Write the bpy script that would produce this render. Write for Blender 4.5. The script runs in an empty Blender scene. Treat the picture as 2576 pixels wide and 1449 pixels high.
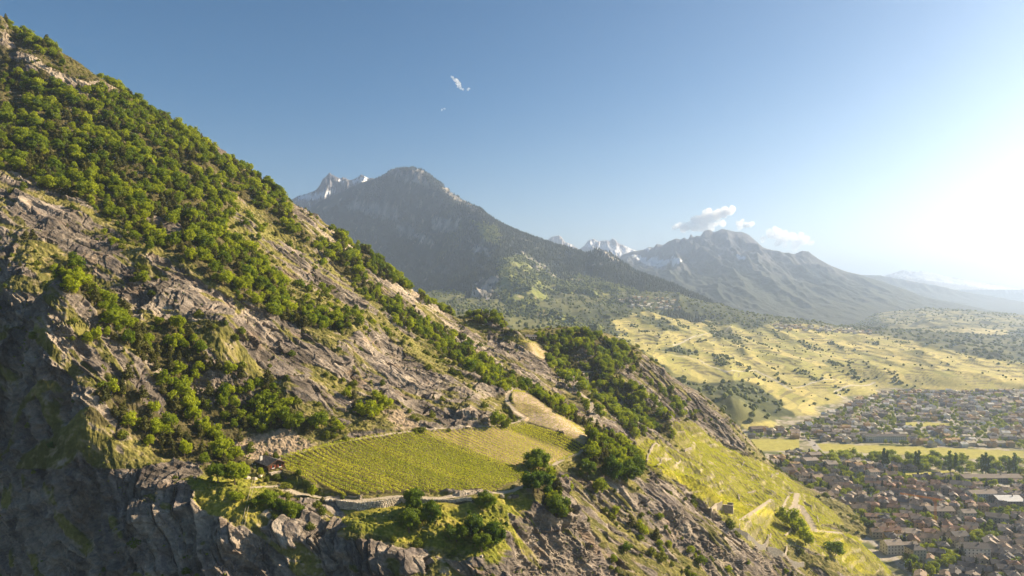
import bpy, bmesh, math, random
import numpy as np
from mathutils import Vector, Matrix

random.seed(7)
rng = np.random.default_rng(11)
sc = bpy.context.scene
R = math.radians

# ------------------------------------------------------------------ camera
CAMZ = 230.0                       # metres above the valley floor
cam_d = bpy.data.cameras.new('camera'); cam_d.sensor_width = 36.0
cam_d.lens = 36.0 * 1744.0 / 2576.0
cam_d.clip_start = 1.0; cam_d.clip_end = 60000.0
cam = bpy.data.objects.new('camera', cam_d); sc.collection.objects.link(cam)
cam.location = (0, 0, CAMZ); cam.rotation_euler = (R(90), 0, 0)
sc.camera = cam

# ------------------------------------------------------------------ light
SUN_AZ, SUN_EL = 67.0, 26.0        # azimuth to the right of the view direction (+Y)
sdir = Vector((math.sin(R(SUN_AZ)) * math.cos(R(SUN_EL)), math.cos(R(SUN_AZ)) * math.cos(R(SUN_EL)), math.sin(R(SUN_EL))))
sun_d = bpy.data.lights.new('sun', 'SUN'); sun_d.energy = 5.0; sun_d.angle = R(0.5); sun_d.color = (1.0, 0.82, 0.57)
sun = bpy.data.objects.new('sun', sun_d); sc.collection.objects.link(sun)
sun.rotation_euler = sdir.to_track_quat('Z', 'Y').to_euler()

world = bpy.data.worlds.new('World'); sc.world = world; world.use_nodes = True
wn, wl = world.node_tree.nodes, world.node_tree.links
wn.clear()
wout = wn.new('ShaderNodeOutputWorld'); bg = wn.new('ShaderNodeBackground')
sky = wn.new('ShaderNodeTexSky'); sky.sky_type = 'NISHITA'; sky.sun_disc = False
sky.sun_elevation = R(SUN_EL); sky.sun_rotation = R(SUN_AZ)
sky.altitude = 1500; sky.air_density = 1.0; sky.dust_density = 0.3; sky.ozone_density = 2.6
bg.inputs[1].default_value = 0.032
# pale glow painted into the sky left of the sun, strongest near the horizon
geo = wn.new('ShaderNodeNewGeometry')
def wmath(op, a, b=None, clamp=False):
    n = wn.new('ShaderNodeMath'); n.operation = op; n.use_clamp = clamp
    for i, v in enumerate((a, b)):
        if v is None: continue
        if isinstance(v, (int, float)): n.inputs[i].default_value = v
        else: wl.new(v, n.inputs[i])
    return n.outputs[0]
nrm = wn.new('ShaderNodeVectorMath'); nrm.operation = 'NORMALIZE'
tcw = wn.new('ShaderNodeTexCoord'); wl.new(tcw.outputs['Generated'], nrm.inputs[0])
dot = wn.new('ShaderNodeVectorMath'); dot.operation = 'DOT_PRODUCT'
GA, GE = 46.0, -2.0
gdir = (math.sin(R(GA)) * math.cos(R(GE)), math.cos(R(GA)) * math.cos(R(GE)), math.sin(R(GE)))
dot.inputs[1].default_value = gdir; wl.new(nrm.outputs[0], dot.inputs[0])
ang = wmath('ARCCOSINE', dot.outputs['Value'])
g1 = wmath('POWER', 2.71828, wmath('MULTIPLY', -1.0, wmath('POWER', wmath('DIVIDE', ang, R(15)), 2.0)))
g2 = wmath('POWER', 2.71828, wmath('MULTIPLY', -1.0, wmath('POWER', wmath('DIVIDE', ang, R(38)), 2.0)))
sep = wn.new('ShaderNodeSeparateXYZ'); wl.new(nrm.outputs[0], sep.inputs[0])
hor = wmath('POWER', 2.71828, wmath('MULTIPLY', -9.0, wmath('ABSOLUTE', sep.outputs['Z'])))
amt = wmath('ADD', wmath('ADD', wmath('MULTIPLY', g2, 1.9), wmath('MULTIPLY', g1, 6.0)), wmath('MULTIPLY', wmath('MULTIPLY', g2, hor), 11.0))
amt = wmath('ADD', amt, wmath('MULTIPLY', hor, 1.6))
hc = wn.new('ShaderNodeVectorMath'); hc.operation = 'SCALE'; hc.inputs[0].default_value = (1.0, 0.88, 0.70)
wl.new(amt, hc.inputs['Scale'])
add = wn.new('ShaderNodeVectorMath'); add.operation = 'ADD'
hs_ = wn.new('ShaderNodeHueSaturation'); hs_.inputs['Saturation'].default_value = 1.5; hs_.inputs['Hue'].default_value = .493; wl.new(sky.outputs[0], hs_.inputs['Color']); wl.new(hs_.outputs[0], add.inputs[0]); wl.new(hc.outputs[0], add.inputs[1])
wl.new(add.outputs[0], bg.inputs[0]); wl.new(bg.outputs[0], wout.inputs[0])

sc.view_settings.view_transform = 'Standard'; sc.view_settings.look = 'None'
sc.view_settings.exposure = 1.6; sc.view_settings.gamma = 1.0
sc.view_settings.use_curve_mapping = False
sc.render.engine = 'CYCLES'
sc.cycles.max_bounces = 5; sc.cycles.diffuse_bounces = 2; sc.cycles.glossy_bounces = 1
sc.cycles.transmission_bounces = 3; sc.cycles.transparent_max_bounces = 8; sc.cycles.volume_bounces = 10
sc.cycles.sample_clamp_indirect = 4.0

col = sc.collection

# ------------------------------------------------------------------ helpers
FD, CU, CV = 1744.0, 1288.0, 724.5          # outlines below are traced on a 2576 x 1449 copy of the photograph
def W(u, v, Y):
    return ((u - CU) / FD * Y, Y, CAMZ - (v - CV) / FD * Y)

def _hash(ix, iy, seed):
    h = (ix.astype(np.int64) * 374761393 + iy.astype(np.int64) * 668265263 + seed * 974634777) & 0xFFFFFFFF
    h = ((h ^ (h >> 13)) * 1274126177) & 0xFFFFFFFF
    return (h ^ (h >> 16)) & 0xFFFFFFFF
def noise(x, y, seed=0):
    x = np.asarray(x, dtype=np.float64); y = np.asarray(y, dtype=np.float64)
    x0 = np.floor(x); y0 = np.floor(y); fx = x - x0; fy = y - y0
    ix = x0.astype(np.int64); iy = y0.astype(np.int64)
    sx = fx * fx * fx * (fx * (fx * 6 - 15) + 10); sy = fy * fy * fy * (fy * (fy * 6 - 15) + 10)
    def g(dx, dy):
        a = _hash(ix + dx, iy + dy, seed) * (2 * math.pi / 4294967296.0)
        return np.cos(a) * (fx - dx) + np.sin(a) * (fy - dy)
    n0 = g(0, 0) * (1 - sx) + g(1, 0) * sx; n1 = g(0, 1) * (1 - sx) + g(1, 1) * sx
    return (n0 * (1 - sy) + n1 * sy) * 1.5
def fbm(x, y, seed=0, o=4, gain=.5):
    s = 0; a = 1; f = 1
    for k in range(o):
        s = s + a * noise(x * f, y * f, seed + k * 17); a *= gain; f *= 2.03
    return s
def ridged(x, y, seed=0, o=4, gain=.5):
    s = 0; a = 1; f = 1; t = 0
    for k in range(o):
        n = 1 - np.abs(noise(x * f, y * f, seed + k * 17)) * 1.6; s = s + a * n * n; t += a; a *= gain; f *= 2.1
    return s / t
def smooth(a, b, x):
    t = np.clip((x - a) / (b - a), 0, 1); return t * t * (3 - 2 * t)
def mix(a, b, t): return a + (b - a) * t

# a thin-plate surface through scattered points
class TPS:
    def __init__(self, pts, scale, reg=0.0):
        P = np.array(pts, float); self.s = scale
        self.P = P[:, :2] / scale; n = len(P)
        d = ((self.P[:, None] - self.P[None]) ** 2).sum(-1)
        K = 0.5 * d * np.log(d + 1e-12) + np.eye(n) * reg
        Q = np.hstack([np.ones((n, 1)), self.P])
        A = np.block([[K, Q], [Q.T, np.zeros((3, 3))]])
        self.w = np.linalg.solve(A, np.concatenate([P[:, 2], np.zeros(3)])); self.n = n
    def __call__(self, x, y):
        sh = x.shape; X = np.stack([x.ravel(), y.ravel()], 1) / self.s; out = np.empty(len(X))
        for i in range(0, len(X), 40000):
            q = X[i:i + 40000]
            d = (q ** 2).sum(1)[:, None] + (self.P ** 2).sum(1)[None] - 2 * q @ self.P.T
            d = np.maximum(d, 1e-12)
            out[i:i + 40000] = (0.5 * d * np.log(d)) @ self.w[:self.n] + self.w[self.n] + q @ self.w[self.n + 1:]
        return out.reshape(sh)

# a height field sampled on rays spreading from the view point, so that near ground gets the finest mesh
class Field:
    def __init__(self, t0, t1, nt, y0, y1, ny):
        self.t = np.linspace(t0, t1, nt); self.ly = np.linspace(math.log(y0), math.log(y1), ny)
        self.nt, self.ny = nt, ny
        Y, T = np.meshgrid(np.exp(self.ly), self.t, indexing='ij'); self.y = Y; self.x = Y * T; self.z = np.zeros_like(Y)
    def sample(self, arr, x, y):
        x = np.asarray(x, float); y = np.asarray(y, float)
        a = (np.log(np.maximum(y, 1)) - self.ly[0]) / (self.ly[1] - self.ly[0]); b = (x / y - self.t[0]) / (self.t[1] - self.t[0])
        a = np.clip(a, 0, self.ny - 1.001); b = np.clip(b, 0, self.nt - 1.001)
        i = a.astype(int); j = b.astype(int); fa = a - i; fb = b - j
        if arr.ndim == 3: fa = fa[..., None]; fb = fb[..., None]
        return (arr[i, j] * (1 - fa) * (1 - fb) + arr[i + 1, j] * fa * (1 - fb) + arr[i, j + 1] * (1 - fa) * fb + arr[i + 1, j + 1] * fa * fb)
    def H(self, x, y): return self.sample(self.z, x, y)
    def uv(self):
        return CU + FD * self.x / self.y, CV - FD * (self.z - CAMZ) / self.y
BW, BH = 1288, 725
def depth_buffer(fields):
    """which ground is seen at each place of the picture: its Y (walk outwards along each ray, keep the running horizon)"""
    buf = np.full((BH, BW), 1e9); vp = np.arange(BH) * 2 + 1.0
    for f in fields:
        V = np.minimum.accumulate(CV - FD * (f.z - CAMZ) / f.y, axis=0); Y = f.y[:, 0]
        for j in range(BW):
            t = (j * 2 + 1 - CU) / FD; k = (t - f.t[0]) / (f.t[1] - f.t[0])
            if k < 0 or k > f.nt - 1: continue
            col_ = -V[:, int(round(k))]
            r = np.searchsorted(col_, -vp); ok = (r < f.ny) & (r > 0); rr = np.clip(r, 1, f.ny - 1)
            d = col_[rr] - col_[rr - 1]; fr = np.clip((-vp - col_[rr - 1]) / np.maximum(d, 1e-6), 0, 1)
            # a jump of the horizon means the far ground: take the further row
            yy = Y[rr - 1] + fr * (Y[rr] - Y[rr - 1])
            buf[:, j] = np.where(ok, np.minimum(buf[:, j], yy), buf[:, j])
    return buf
def lookup(buf, u, v):
    """ground point seen at (u, v)"""
    j = int(min(max(u / 2, 0), BW - 1)); i = int(min(max(v / 2, 0), BH - 1))
    while buf[i, j] > 9e8 and i < BH - 1: i += 1
    Y = buf[i, j]
    return (u - CU) / FD * Y, Y
def poly_mask(polys, blur=2):
    m = np.zeros((BH, BW))
    vv, uu = np.mgrid[0:BH, 0:BW]; uu = uu * 2 + 1.0; vv = vv * 2 + 1.0
    for p in polys:
        p = np.array(p, float)
        i0, i1 = max(0, int(p[:, 1].min() / 2)), min(BH, int(p[:, 1].max() / 2) + 1)
        j0, j1 = max(0, int(p[:, 0].min() / 2)), min(BW, int(p[:, 0].max() / 2) + 1)
        if i1 <= i0 or j1 <= j0: continue
        U = uu[i0:i1, j0:j1]; V = vv[i0:i1, j0:j1]; ins = np.zeros(U.shape, bool)
        for k in range(len(p)):
            x0, y0 = p[k]; x1, y1 = p[(k + 1) % len(p)]
            if y0 == y1: continue
            c = ((y0 > V) != (y1 > V)) & (U < (x1 - x0) * (V - y0) / (y1 - y0) + x0); ins ^= c
        m[i0:i1, j0:j1] = np.maximum(m[i0:i1, j0:j1], ins)
    for k in range(blur):
        m = (m + np.roll(m, 1, 0) + np.roll(m, -1, 0) + np.roll(m, 1, 1) + np.roll(m, -1, 1)) / 5
    return m
def samp(m, u, v):
    a = np.clip(u / 2, 0, BW - 1).astype(int); b = np.clip(v / 2, 0, BH - 1).astype(int); return m[b, a]
def poly_dist(x, y, pts, z=False):
    """distance to a polyline in plan; also the interpolated height and side"""
    best = np.full(x.shape, 1e9); zz = np.zeros(x.shape); side = np.zeros(x.shape); par = np.zeros(x.shape)
    n = len(pts) - 1
    for k in range(n):
        ax, ay = pts[k][:2]; bx, by = pts[k + 1][:2]; dx, dy = bx - ax, by - ay; L2 = dx * dx + dy * dy + 1e-9
        t = np.clip(((x - ax) * dx + (y - ay) * dy) / L2, 0, 1)
        ex = x - ax - t * dx; ey = y - ay - t * dy; d = np.hypot(ex, ey); c = d < best
        best = np.where(c, d, best); side = np.where(c, np.sign(dx * ey - dy * ex), side); par = np.where(c, (k + t) / n, par)
        if len(pts[k]) > 2: zz = np.where(c, pts[k][2] + t * (pts[k + 1][2] - pts[k][2]), zz)
    return best, zz, side, par

def node_mat(name, rough=.95):
    m = bpy.data.materials.new(name); m.use_nodes = True; nt = m.node_tree
    b = nt.nodes['Principled BSDF']; b.inputs['Roughness'].default_value = rough
    b.inputs['Specular IOR Level'].default_value = 0.15
    return m, nt, b
def plain(name, c, rough=.9, var=0.25, scale=3.0, bump=0.0):
    """a procedural material: base colour broken up by noise in object space"""
    m, nt, b = node_mat(name, rough)
    tc = nt.nodes.new('ShaderNodeTexCoord'); n = nt.nodes.new('ShaderNodeTexNoise'); n.inputs['Scale'].default_value = scale; n.inputs['Detail'].default_value = 4
    nt.links.new(tc.outputs['Object'], n.inputs['Vector'])
    r = nt.nodes.new('ShaderNodeMapRange'); r.inputs[1].default_value = .3; r.inputs[2].default_value = .7; r.inputs[3].default_value = 1 - var; r.inputs[4].default_value = 1 + var
    nt.links.new(n.outputs['Fac'], r.inputs[0])
    oi = nt.nodes.new('ShaderNodeObjectInfo'); r2 = nt.nodes.new('ShaderNodeMapRange'); r2.inputs[3].default_value = 1 - var * .7; r2.inputs[4].default_value = 1 + var * .7
    nt.links.new(oi.outputs['Random'], r2.inputs[0])
    mu = nt.nodes.new('ShaderNodeMath'); mu.operation = 'MULTIPLY'; nt.links.new(r.outputs[0], mu.inputs[0]); nt.links.new(r2.outputs[0], mu.inputs[1])
    sc_ = nt.nodes.new('ShaderNodeVectorMath'); sc_.operation = 'SCALE'; sc_.inputs[0].default_value = c[:3]; nt.links.new(mu.outputs[0], sc_.inputs['Scale'])
    nt.links.new(sc_.outputs[0], b.inputs['Base Color'])
    if bump:
        bp = nt.nodes.new('ShaderNodeBump'); bp.inputs['Strength'].default_value = bump; bp.inputs['Distance'].default_value = .3
        nt.links.new(n.outputs['Fac'], bp.inputs['Height']); nt.links.new(bp.outputs[0], b.inputs['Normal'])
    return m
def ground_mat(name, scale, dist, strength=.6, var=.3, scale2=None, beds=None):
    """colour comes from the painted ground cover attribute 'cover', fine grain from noise"""
    m, nt, b = node_mat(name, 1.0); N, L = nt.nodes, nt.links
    at = N.new('ShaderNodeAttribute'); at.attribute_name = 'cover'
    ge = N.new('ShaderNodeNewGeometry')
    n = N.new('ShaderNodeTexNoise'); n.inputs['Scale'].default_value = scale; n.inputs['Detail'].default_value = 7; n.inputs['Roughness'].default_value = .65
    L.new(ge.outputs['Position'], n.inputs['Vector'])
    n2 = N.new('ShaderNodeTexNoise'); n2.inputs['Scale'].default_value = scale2 or scale * 5; n2.inputs['Detail'].default_value = 5
    L.new(ge.outputs['Position'], n2.inputs['Vector'])
    r = N.new('ShaderNodeMapRange'); r.inputs[1].default_value = .3; r.inputs[2].default_value = .7; r.inputs[3].default_value = 1 - var; r.inputs[4].default_value = 1 + var
    ad = N.new('ShaderNodeMath'); ad.operation = 'ADD'; L.new(n.outputs['Fac'], ad.inputs[0]); L.new(n2.outputs['Fac'], ad.inputs[1])
    hf = N.new('ShaderNodeMath'); hf.operation = 'MULTIPLY'; hf.inputs[1].default_value = .5; L.new(ad.outputs[0], hf.inputs[0])
    L.new(hf.outputs[0], r.inputs[0])
    s = N.new('ShaderNodeVectorMath'); s.operation = 'SCALE'; L.new(at.outputs['Color'], s.inputs[0]); L.new(r.outputs[0], s.inputs['Scale'])
    L.new(s.outputs[0], b.inputs['Base Color'])
    prev = None
    if beds is not None:      # thin beds of the rock: noise drawn out along the bedding planes
        cb = N.new('ShaderNodeCombineXYZ')
        for k_, (ax, sc2) in enumerate(zip(beds, (.75, .045, .07))):
            d_ = N.new('ShaderNodeVectorMath'); d_.operation = 'DOT_PRODUCT'; d_.inputs[1].default_value = tuple(float(q) * sc2 for q in ax); L.new(ge.outputs['Position'], d_.inputs[0]); L.new(d_.outputs['Value'], cb.inputs[k_])
        nn = N.new('ShaderNodeTexNoise'); nn.inputs['Scale'].default_value = 1.0; nn.inputs['Detail'].default_value = 6; nn.inputs['Roughness'].default_value = .7; L.new(cb.outputs[0], nn.inputs['Vector'])
        mr = N.new('ShaderNodeMapRange'); mr.inputs[1].default_value = .35; mr.inputs[2].default_value = .65; mr.inputs[3].default_value = .42; mr.inputs[4].default_value = 1.5; L.new(nn.outputs['Fac'], mr.inputs[0])
        mx = N.new('ShaderNodeMix'); mx.data_type = 'FLOAT'; mx.inputs['A'].default_value = 1.0; L.new(at.outputs['Alpha'], mx.inputs['Factor']); L.new(mr.outputs[0], mx.inputs['B'])
        s2 = N.new('ShaderNodeVectorMath'); s2.operation = 'SCALE'; L.new(s.outputs[0], s2.inputs[0]); L.new(mx.outputs['Result'], s2.inputs['Scale']); L.new(s2.outputs[0], b.inputs['Base Color'])
        prev = N.new('ShaderNodeBump'); prev.inputs['Distance'].default_value = 1.6; L.new(at.outputs['Alpha'], prev.inputs['Strength']); L.new(nn.outputs['Fac'], prev.inputs['Height'])
    bp = N.new('ShaderNodeBump'); bp.inputs['Strength'].default_value = strength; bp.inputs['Distance'].default_value = dist
    L.new(hf.outputs[0], bp.inputs['Height']); L.new(bp.outputs[0], b.inputs['Normal'])
    if prev is not None: L.new(prev.outputs[0], bp.inputs['Normal'])
    return m

def field_mesh(name, f, mat, cover, keep=None, kind='structure', alpha=None, smooth_=True):
    f.z = np.maximum(f.z, -5.5) if name != 'ground' else f.z      # nothing reaches below the plain
    ny, nt = f.z.shape
    idx = np.arange(ny * nt).reshape(ny, nt)
    q = np.stack([idx[:-1, :-1], idx[:-1, 1:], idx[1:, 1:], idx[1:, :-1]], -1).reshape(-1, 4)
    if keep is not None:
        k = (keep[:-1, :-1] | keep[:-1, 1:] | keep[1:, 1:] | keep[1:, :-1]).ravel(); q = q[k]
        used = np.zeros(ny * nt, bool); used[q.ravel()] = True; remap = np.cumsum(used) - 1; q = remap[q]
    else: used = np.ones(ny * nt, bool)
    co = np.stack([f.x, f.y, f.z], -1).reshape(-1, 3)[used].astype(np.float32)
    me = bpy.data.meshes.new(name); me.vertices.add(len(co)); me.vertices.foreach_set('co', co.ravel())
    me.loops.add(q.size); me.loops.foreach_set('vertex_index', q.ravel().astype(np.int32))
    me.polygons.add(len(q)); me.polygons.foreach_set('loop_start', (np.arange(len(q)) * 4).astype(np.int32))
    me.polygons.foreach_set('loop_total', np.full(len(q), 4, np.int32)); me.polygons.foreach_set('use_smooth', np.full(len(q), smooth_, bool))
    a = me.attributes.new('cover', 'FLOAT_COLOR', 'POINT')
    c4 = np.ones((len(co), 4), np.float32); c4[:, :3] = cover.reshape(-1, 3)[used]
    if alpha is not None: c4[:, 3] = alpha.ravel()[used]
    a.data.foreach_set('color', c4.ravel())
    me.update(calc_edges=True); me.materials.append(mat)
    o = bpy.data.objects.new(name, me); col.objects.link(o); o['kind'] = kind
    return o
# ================================================================== the near mountainside
near_pts = [(0,60,480),(130,100,480),(250,180,490),(400,285,495),(500,345,500),(600,410,505),(700,465,515),(760,510,525),(850,578,535),
 (950,650,545),(1050,735,560),(1130,785,590),(1200,808,620),(1290,832,640),(1335,852,640),(1400,838,660),(1480,842,670),(1560,862,690),
 (1640,920,715),(1700,960,740),(1770,998,780),(1830,1060,840),(1890,1150,900),
 # upper flank
 (0,100,470),(0,200,430),(0,300,400),(0,430,350),(0,560,318),(0,650,300),(0,760,280),(0,850,262),
 (200,300,425),(200,450,368),(200,560,338),(200,680,312),(200,780,290),
 (400,450,405),(400,560,370),(400,650,335),(400,740,312),(350,830,290),
 (600,520,450),(600,620,395),(600,720,345),(520,800,310),
 (750,620,460),(750,740,390),(700,800,345),(900,720,470),(900,820,400),(850,880,350),(1000,800,470),(1000,900,395),
 (1130,860,500),(1150,950,400),(1250,900,500),(1270,980,410),
 # slab above the vineyard
 (100,900,252),(200,900,255),(330,930,265),(200,1020,245),(300,1040,256),(420,980,275),(560,1000,292),(560,880,300),(650,960,305),(760,1015,302),(900,1030,325),
 (980,1060,322),(1100,1060,335),(1230,1050,352),(1200,1000,370),
 # the terrace with the vineyard
 (420,1130,258),(560,1150,264),(640,1150,270),(700,1150,275),(870,1110,295),(1050,1085,320),(1200,1074,340),(1310,1062,368),(1290,985,402),(1330,990,400),
 (1400,1045,378),(1470,1110,352),(1460,1135,345),(1400,1165,322),(1310,1215,284),(1240,1245,266),(1050,1243,257),(860,1253,249),(780,1245,250),
 (680,1192,258),(720,1200,256),(620,1190,256),(900,1180,272),(1050,1160,288),(1200,1150,308),(1000,1220,262),(1350,1110,345),
 # ledge and meadow under it
 (450,1200,243),(550,1220,242),(640,1250,240),(750,1300,238),(500,1260,233),(600,1320,227),(700,1310,233),(860,1290,240),(850,1340,233),
 (960,1275,245),(1100,1290,246),(1050,1340,240),(1180,1350,242),(1280,1300,258),(1350,1270,270),(1250,1400,238),(1000,1385,230),(1140,1400,234),(1350,1380,262),(1330,1449,252),
 # cliffs falling towards the gorge at the left bottom
 (60,990,252),(0,1000,266),(120,1110,243),(200,1160,240),(300,1185,240),(60,1100,250),(0,1160,258),(100,1200,245),(250,1260,236),(380,1250,233),
 (0,1300,250),(0,1449,246),(200,1449,236),(120,1330,243),(400,1400,225),(450,1449,222),(560,1380,223),(700,1360,229),(650,1449,224),(860,1380,229),(850,1449,226),(1000,1449,225),(1150,1449,230),
 # right flank, ribs
 (1400,1220,300),(1500,1200,330),(1600,1210,348),(1450,1300,285),(1560,1320,312),(1500,1400,285),(1650,1300,340),(1700,1260,362),(1700,1400,325),(1800,1340,368),
 (1650,1449,300),(1800,1449,340),(1900,1400,376),(1930,1449,375),
 (1350,900,560),(1400,960,560),(1250,860,560),(1330,980,455),(1450,1000,500),(1480,1060,455),(1500,950,610),(1500,1050,475),(1560,1100,440),(1600,1000,600),(1600,1080,500),
 (1700,1060,640),(1540,1150,385),(1620,1170,375),
 # terraced vineyards
 (1600,1105,478),(1640,1160,452),(1700,1110,545),(1720,1190,468),(1800,1180,540),(1800,1250,478),(1900,1190,620),(1900,1260,525),(1950,1330,462),(2000,1260,610),
 (2000,1400,440),(2080,1250,690),(2100,1330,560),(2100,1449,445),(2200,1400,530),(2230,1449,512),(2000,1220,720),(1960,1185,800),(1800,1120,660)]
pts = [W(*p) for p in near_pts]
# unseen ground: behind the skyline, left of and below the frame, and the valley floor
for (u, v, Y, k) in [(0,60,480,80),(250,180,490,80),(500,345,500,80),(700,465,515,80),(850,578,535,70),(1050,735,560,70),(1480,842,670,80),(1640,920,715,80),(1770,998,780,80)]:
    x, y, z = W(u, v, Y); pts.append((x * 1.15 + 6, y * 1.15 + 20, W(u, v + 130, Y)[2] ))
    x, y, z = W(u, v, Y); pts.append((x * 1.4 + 60, y * 1.5, max(-30, W(u, v + 420, Y)[2])))
pts += [W(-250, 0, 470), W(-250, 300, 400), W(-250, 650, 300), W(-250, 1000, 285), W(-250, 1449, 275), W(-500, 900, 290), W(-500, 200, 420),
        (-160, 150, 90), (-60, 150, 80), (40, 150, 60), (0, 190, 92), (-90, 190, 110), (80, 200, 30), (120, 260, 18), (160, 330, 5), (230, 420, -10), (290, 500, -14), (330, 600, -16),
        (390, 760, -18), (450, 900, -20), (560, 900, -22), (300, 300, -30), (500, 500, -30), (700, 900, -30)]
NF = Field(-0.90, 0.62, 1060, 170, 1050, 760)
near_tps = TPS(pts, 100.0, 1e-4)
NF.z = near_tps(NF.x, NF.y)
buf0 = depth_buffer([NF])

def ground_line(pl, f=NF, b=buf0, off=0):
    out = []
    for (u, v) in pl:
        x, y = lookup(b, u, v); out.append((x, y, float(f.H(x, y)) + off))
    return out
def polys(*a): return list(a)
ROCK = [
 [(0,430),(60,440),(130,480),(210,510),(270,560),(310,600),(300,650),(240,665),(180,645),(120,610),(60,600),(0,640)],
 [(210,660),(300,640),(420,650),(520,720),(600,760),(560,820),(470,830),(380,790),(320,760),(260,720)],
 [(600,785),(650,770),(760,830),(830,880),(900,940),(960,1000),(900,1035),(830,1005),(760,1015),(680,955),(600,905),(555,870),(560,830)],
 [(850,860),(930,825),(1000,870),(1080,935),(1150,955),(1230,1020),(1265,1060),(1150,1080),(1060,1078),(960,1040),(960,990),(900,930)],
 [(500,335),(560,365),(625,415),(680,455),(640,440),(560,395)],
 [(740,505),(850,572),(880,600),(900,640),(860,625),(790,580),(740,540)],
 [(660,600),(760,640),(840,690),(900,740),(960,790),(900,780),(800,730),(700,680)],
 [(900,680),(1000,715),(1100,775),(1170,825),(1250,900),(1290,940),(1230,905),(1130,850),(1040,790),(960,740)],
 [(0,95),(60,125),(130,175),(180,200),(250,205),(300,232),(270,228),(180,218),(110,195),(40,165),(0,145)],
 [(95,880),(160,885),(250,892),(330,920),(355,975),(290,965),(230,1000),(190,1050),(205,1100),(260,1160),(180,1160),(120,1110),(85,1000)],
 [(0,860),(60,930),(90,1000),(120,1110),(200,1150),(330,1180),(420,1165),(500,1165),(510,1190),(480,1215),(500,1270),(600,1330),(700,1310),(760,1268),(870,1290),(850,1350),(960,1365),(1100,1400),(1180,1420),(1260,1449),(0,1449)],
 [(1180,790),(1250,830),(1300,850),(1280,835),(1210,800)],
 [(1230,835),(1330,880),(1450,970),(1495,1045),(1470,1055),(1380,1000),(1300,935),(1220,870)],
 [(1200,1000),(1290,985),(1230,940),(1180,920)],
 [(1610,905),(1700,955),(1790,1005),(1890,1145),(1870,1150),(1780,1090),(1700,1045),(1600,970)],
 [(1550,905),(1620,930),(1700,1010),(1760,1070),(1830,1130),(1760,1090),(1690,1060),(1620,1000)],
 [(1480,960),(1560,1010),(1640,1080),(1700,1130),(1660,1120),(1600,1080),(1520,1020)],
 [(1640,1190),(1720,1240),(1800,1290),(1880,1370),(1980,1449),(1860,1449),(1760,1370),(1680,1300),(1620,1230)],
 [(1400,1185),(1470,1200),(1560,1290),(1660,1370),(1740,1449),(1560,1449),(1500,1380),(1440,1300),(1400,1240)],
 [(1325,1290),(1400,1310),(1450,1350),(1530,1449),(1400,1449),(1310,1400),(1360,1370),(1320,1330)],
 [(1490,1040),(1560,1070),(1610,1110),(1600,1140),(1540,1110)],
 [(0,650),(60,660),(110,720),(150,770),(80,770),(0,720)], [(370,540),(450,560),(470,600),(400,590)],
 [(580,1110),(700,1075),(760,1125),(690,1155),(610,1150)]]
PALE = [[(580,1112),(640,1095),(720,1080),(790,1120),(700,1150),(640,1160)], [(960,1030),(1010,1030),(1060,1078),(1000,1080)],
 [(60,110),(200,190),(300,228),(250,222),(150,200),(60,150)], [(1180,960),(1260,1000),(1280,1050),(1240,1040)],
 [(700,560),(850,580),(1000,700),(1200,860),(1290,940),(1200,890),(1000,740),(880,640)]]
SHADEROCK = [[(200,640),(300,620),(360,700),(300,740)],[(1230,835),(1330,870),(1480,1000),(1495,1045),(1400,980)], [(0,1200),(400,1200),(700,1330),(1100,1400),(1200,1449),(0,1449)]]
MEADOW = [[(500,1200),(640,1200),(700,1250),(640,1320),(520,1290),(460,1220)], [(860,1270),(1240,1250),(1300,1230),(1400,1300),(1330,1330),(1300,1449),(1200,1400),(860,1330)],
 [(1250,840),(1330,855),(1380,870),(1300,860)], [(130,110),(230,160),(290,215),(250,205),(180,180)], [(690,1195),(740,1205),(860,1250),(790,1235),(720,1215)]]
DRY = [[(540,470),(640,540),(740,620),(850,680),(950,790),(850,730),(700,640),(560,560)], [(1000,830),(1100,900),(1200,980),(1150,950),(1050,890)],
 [(60,760),(200,800),(330,880),(200,880),(80,840)], [(400,660),(560,740),(660,800),(620,760),(480,690)]]
VINE = [[(705,1150),(870,1108),(1050,1088),(1200,1078),(1315,1066),(1400,1085),(1475,1125),(1440,1150),(1400,1163),(1310,1208),(1235,1240),(1050,1238),(860,1250),(830,1238),(760,1200),(712,1180)]]
VINE_SPARSE = [[(1070,1088),(1250,1072),(1360,1110),(1450,1140),(1330,1190),(1200,1140)]]
BROWN = [[(1285,980),(1320,985),(1400,1040),(1478,1085),(1472,1120),(1400,1082),(1320,1058),(1290,1040)], [(1300,865),(1345,862),(1385,895),(1370,905),(1320,880)]]
TERR = [[(1600,1098),(1660,1110),(1720,1150),(1790,1180),(1850,1210),(1900,1232),(2000,1300),(2110,1340),(2260,1380),(2240,1449),(2150,1449),(2080,1400),(2000,1370),(1920,1390),(1840,1340),(1800,1290),(1720,1220),(1640,1180),(1600,1140)],
 [(1690,1060),(1740,1060),(1830,1130),(1930,1170),(2040,1240),(2130,1320),(2060,1320),(1960,1290),(1880,1220),(1780,1180),(1700,1120)]]
TERR_BRIGHT = [[(1640,1170),(1720,1190),(1800,1240),(1960,1290),(1960,1300),(1860,1290),(1760,1250),(1680,1200)], [(2020,1320),(2110,1340),(2190,1449),(2100,1400)]]
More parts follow.
